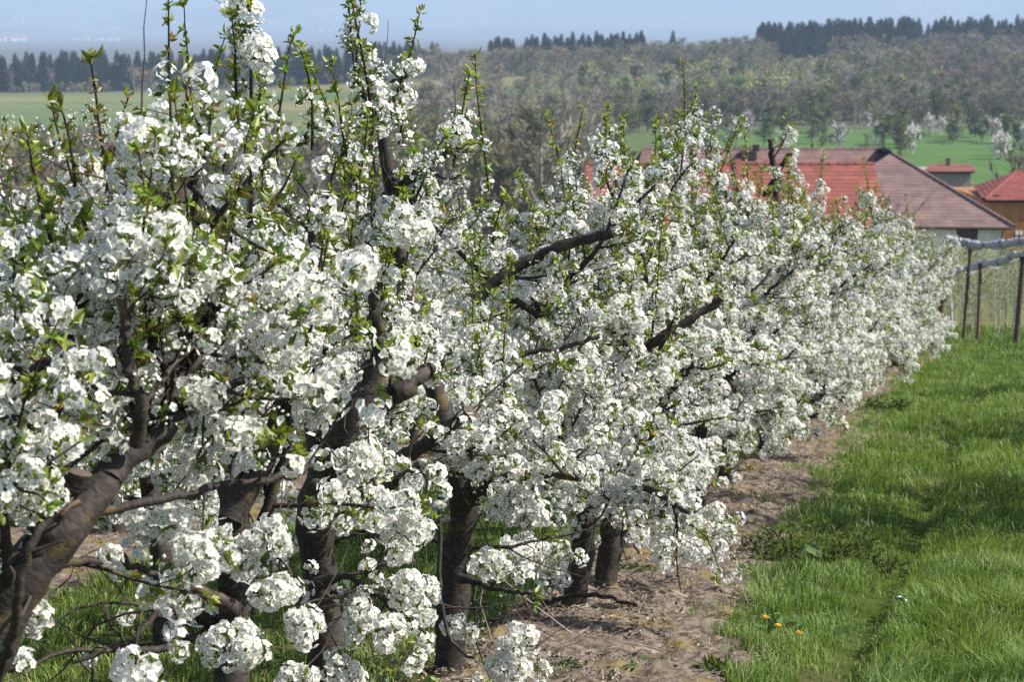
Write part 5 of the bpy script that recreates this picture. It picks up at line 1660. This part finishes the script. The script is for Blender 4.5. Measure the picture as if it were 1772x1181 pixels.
mixB = PB + PB[:3] + PG[:1]
wood(30, -120, 620, 165, 330, .72, 1.05, PB, "bare grey-brown tree in the low wood behind the left end of the row", "bare trees behind the left end of the row", "bare_tree", "tree", 41, 1.15)
wood(48, 600, 1000, 165, 330, .95, 1.3, PB, "bare grey-brown tree in the wood close behind the blossom row", "bare trees behind the blossom row", "bare_tree", "tree", 1, 1.1)
wood(20, 640, 1010, 200, 330, 1.0, 1.45, PG, "tree with first olive leaves in the wood behind the row", "budding trees behind the blossom row", "budding_tree", "tree", 2, 1.1)
wood(40, 720, 1060, 330, 700, 1.2, 1.7, PB, "tall bare tree on the slope left of the middle meadow", "bare trees left of the middle meadow", "bare_tree", "tree", 3)
wood(75, 1010, 1800, 512, 560, .68, 1.1, PB + PG, "bare brown tree in the belt above the green meadow", "bare trees in the belt above the meadow", "bare_tree", "tree", 4, 1.15)
wood(60, 1040, 1800, 430, 520, .5, .9, PS + PG, "bush or small tree on the meadow's upper edge", "bushes on the meadow's upper edge", "bush", "bush", 5, 1.3)
wood(18, 1290, 1790, 400, 515, .55, .95, PW, "small white-flowering tree dotted on the meadow", "flowering trees dotted on the meadow", "blossoming_tree", "tree", 6)
wood(50, 1460, 1810, 600, 860, .9, 1.25, mixB, "bare tree on the brown wooded slope under the spruces", "bare trees on the slope under the spruces", "bare_tree", "tree", 7, 1.15)
wood(60, 1000, 1600, 590, 790, .7, 1.1, PG + PY + PB[:2], "pale green budding tree on the middle meadow", "budding trees on the middle meadow", "budding_tree", "tree", 8)
wood(7, 1020, 1500, 590, 700, .6, .9, PW, "whitish flowering tree on the wooded middle slope", "flowering trees on the middle slope", "blossoming_tree", "tree", 9)
wood(6, 1440, 1680, 855, 880, .7, .95, PW, "pale flowering tree at the foot of the spruces on the ridge", "flowering trees below the ridge spruces", "blossoming_tree", "tree", 10, 1.4)
wood(30, 840, 1320, 800, 900, .9, 1.3, mixB, "bare tree on the ridge below the dark spruces", "bare trees on the middle ridge", "bare_tree", "tree", 11, 1.1)
wood(7, 850, 1330, 820, 900, .9, 1.15, PY, "yellow-green budding tree on the middle ridge", "budding trees on the ridge", "budding_tree", "tree", 12)
wood(40, 848, 1112, 890, 960, .85, 1.15, PC, "dark spruce in the ridge group above the middle slope", "spruces of the middle ridge group", "spruce", "spruce", 13)
wood(1, 1160, 1162, 880, 890, 1.05, 1.1, PC, "lone tall spruce between the two ridge groups", None, "spruce", "spruce", 14)
wood(70, 1310, 1570, 880, 960, .95, 1.25, PC, "dark spruce in the long ridge wood at upper right", "spruces of the upper right ridge wood", "spruce", "spruce", 15)
wood(34, 1560, 1830, 905, 980, .75, 1.15, PC, "dark spruce on the ridge near the right edge", "spruces near the right edge", "spruce", "spruce", 16)
wood(10, 1560, 1800, 880, 930, .7, .95, mixB, "bare tree on the ridge between the right-hand spruces", "bare trees between the ridge spruces", "bare_tree", "tree", 17)
wood(100, -80, 700, 815, 850, .55, 1.12, PC, "dark spruce in the front of the wood across the left field", "spruces of the wood across the left field", "spruce", "spruce", 18)
wood(12, 0, 680, 812, 818, .45, .75, PG, "grey leafless tree against the dark wood across the left field", "pale trees before the dark wood", "bare_tree", "tree", 19)
wood(18, 640, 850, 815, 900, 1.0, 1.4, mixB, "bare tree between the dark wood and the middle ridge", "bare trees between the woods", "bare_tree", "tree", 20)


# deeper ranks of the woods: one mass each
def mass(name, n, x0, x1, D0_, D1_, sc0, sc1, protos, label, seed, sz=1.0):
    rr_ = np.random.default_rng(seed)
    P_ = [single(w_) for w_ in protos]
    D_ = rr_.uniform(D0_, D1_, n); X = (rr_.uniform(x0, x1, n) - 886) / F * D_; Z = gz(X, D_)
    M = np.zeros((n, 4, 4)); M[:, 3, 3] = 1
    s_ = rr_.uniform(sc0, sc1, n); a = rr_.uniform(0, 6.28, n)
    M[:, 0, 0] = np.cos(a) * s_ * sz; M[:, 0, 1] = -np.sin(a) * s_ * sz; M[:, 1, 0] = np.sin(a) * s_ * sz; M[:, 1, 1] = np.cos(a) * s_ * sz; M[:, 2, 2] = s_
    M[:, :3, 3] = np.stack([X, D_, Z], 1)
    pal = np.array([[1, 1, 1], [.80, .98, .62], [1.12, .98, .80], [.92, .84, .90], [1.05, 1.22, .70], [.75, .72, .70]]) if 'bare' in name or 'budding' in name else np.ones((1, 3))
    g = rr_.uniform(.7, 1.2, (n, 1)) * pal[rr_.integers(0, len(pal), n)]
    o = obj(name, mesh_of(name, join(P_, rr_.integers(0, len(P_), n), M, g), [M_TWIG, M_FAR])); tag(o, label, "wood", kind="stuff")


grn_low = [bare_proto(740 + k, 9, .40, 160, (.22, .21, .15), (.24, .27, .13), 110, leafsize=.30, tw=.09) for k in range(3)] + [bare_proto(745, 9, .38, 220, BROWNW[1], tw=.10)]
con_low = [conifer_proto(700 + k, 14) for k in range(2)]
bare_low = [bare_proto(720 + k, 9.5, .36, 260, BROWNW[k % 4], (.15, .15, .06), 20, tw=.10) for k in range(4)]
mass("bare_wood", 90, -160, 760, 808, 816, .22, .55, bare_low, "scrub along the foot of the wood across the left field", 40, 1.6)
mass("bare_wood", 60, -160, 760, 820, 860, .8, 1.25, bare_low, "bare trees mixed into the wood across the left field", 42, 1.1)
mass("spruce_wood", 330, -160, 760, 845, 980, .65, 1.18, con_low, "depth of the dark spruce wood across the left field", 31)
mass("spruce_wood", 150, 845, 1115, 885, 960, .55, 1.05, con_low, "depth of the spruces on the middle ridge", 37)
mass("spruce_wood", 170, 1300, 1850, 950, 1060, .9, 1.2, con_low, "depth of the spruce wood along the right ridge", 32)
mass("bare_wood", 330, 1000, 1850, 518, 585, .62, .98, bare_low, "depth of the bare wood above the green meadow", 33, 1.2)
mass("bare_wood", 420, 1430, 1900, 600, 900, .8, 1.2, bare_low, "depth of the bare wood on the right-hand slope", 34, 1.25)
mass("bare_wood", 130, -160, 620, 190, 420, .72, 1.05, bare_low, "depth of the low bare wood behind the row at the left", 38, 1.2)
mass("bare_wood", 220, 600, 1010, 190, 440, .95, 1.3, bare_low, "depth of the bare wood behind the blossom row", 35, 1.2)
mass("budding_wood", 170, 1000, 1620, 600, 800, .6, 1.05, grn_low, "loose wood of budding trees on the middle slope", 39, 1.2)
mass("bare_wood", 420, 640, 1340, 790, 950, .8, 1.2, bare_low, "depth of the bare wood on the middle ridge", 36, 1.2)

# villages far away in the haze
def hazy_house(seed, roofc):
    r = np.random.default_rng(seed); p = P(); a, b, h = r.uniform(7, 14), r.uniform(6, 9), r.uniform(4, 8)
    p.box((-a, -b, -2), (a, b, h), (.72, .69, .64))
    p.add([(-a - .5, -b - .5, h), (a + .5, -b - .5, h), (a, 0, h + 5), (-a, 0, h + 5), (-a - .5, b + .5, h), (a + .5, b + .5, h)], [[0, 1, 2], [0, 2, 3], [5, 4, 3], [5, 3, 2], [4, 0, 3], [1, 5, 2]], roofc)
    return p.mesh("far_house", [M_PLAIN])
HZ = [hazy_house(k, ((.35, .13, .08), (.30, .12, .09), (.40, .22, .15))[k % 3]) for k in range(6)]
r = np.random.default_rng(71)
for cx, cD, n, sp in ((15, 7200, 12, 22), (180, 7600, 10, 26), (315, 11500, 8, 22), (205, 10800, 5, 16), (470, 11800, 4, 20), (580, 11000, 4, 24), (20, 11600, 5, 20), (1040, 11900, 3, 14), (1430, 12500, 3, 12), (640, 12300, 4, 40), (1200, 12600, 3, 30), (390, 13200, 4, 30)):
    for k in range(n):
        D_ = cD * r.uniform(.985, 1.015); x, y = spot(cx + r.normal(0, sp), D_)
        o = obj("far_house", HZ[r.integers(0, 6)]); o.location = on_ground(x, y); o.rotation_euler = (0, 0, r.uniform(0, 3)); s_ = r.uniform(.8, 1.7); o.scale = (s_, s_, s_)
        tag(o, "tiny pale house in a far village dissolving in the haze", "house", "houses of the far hazy villages")
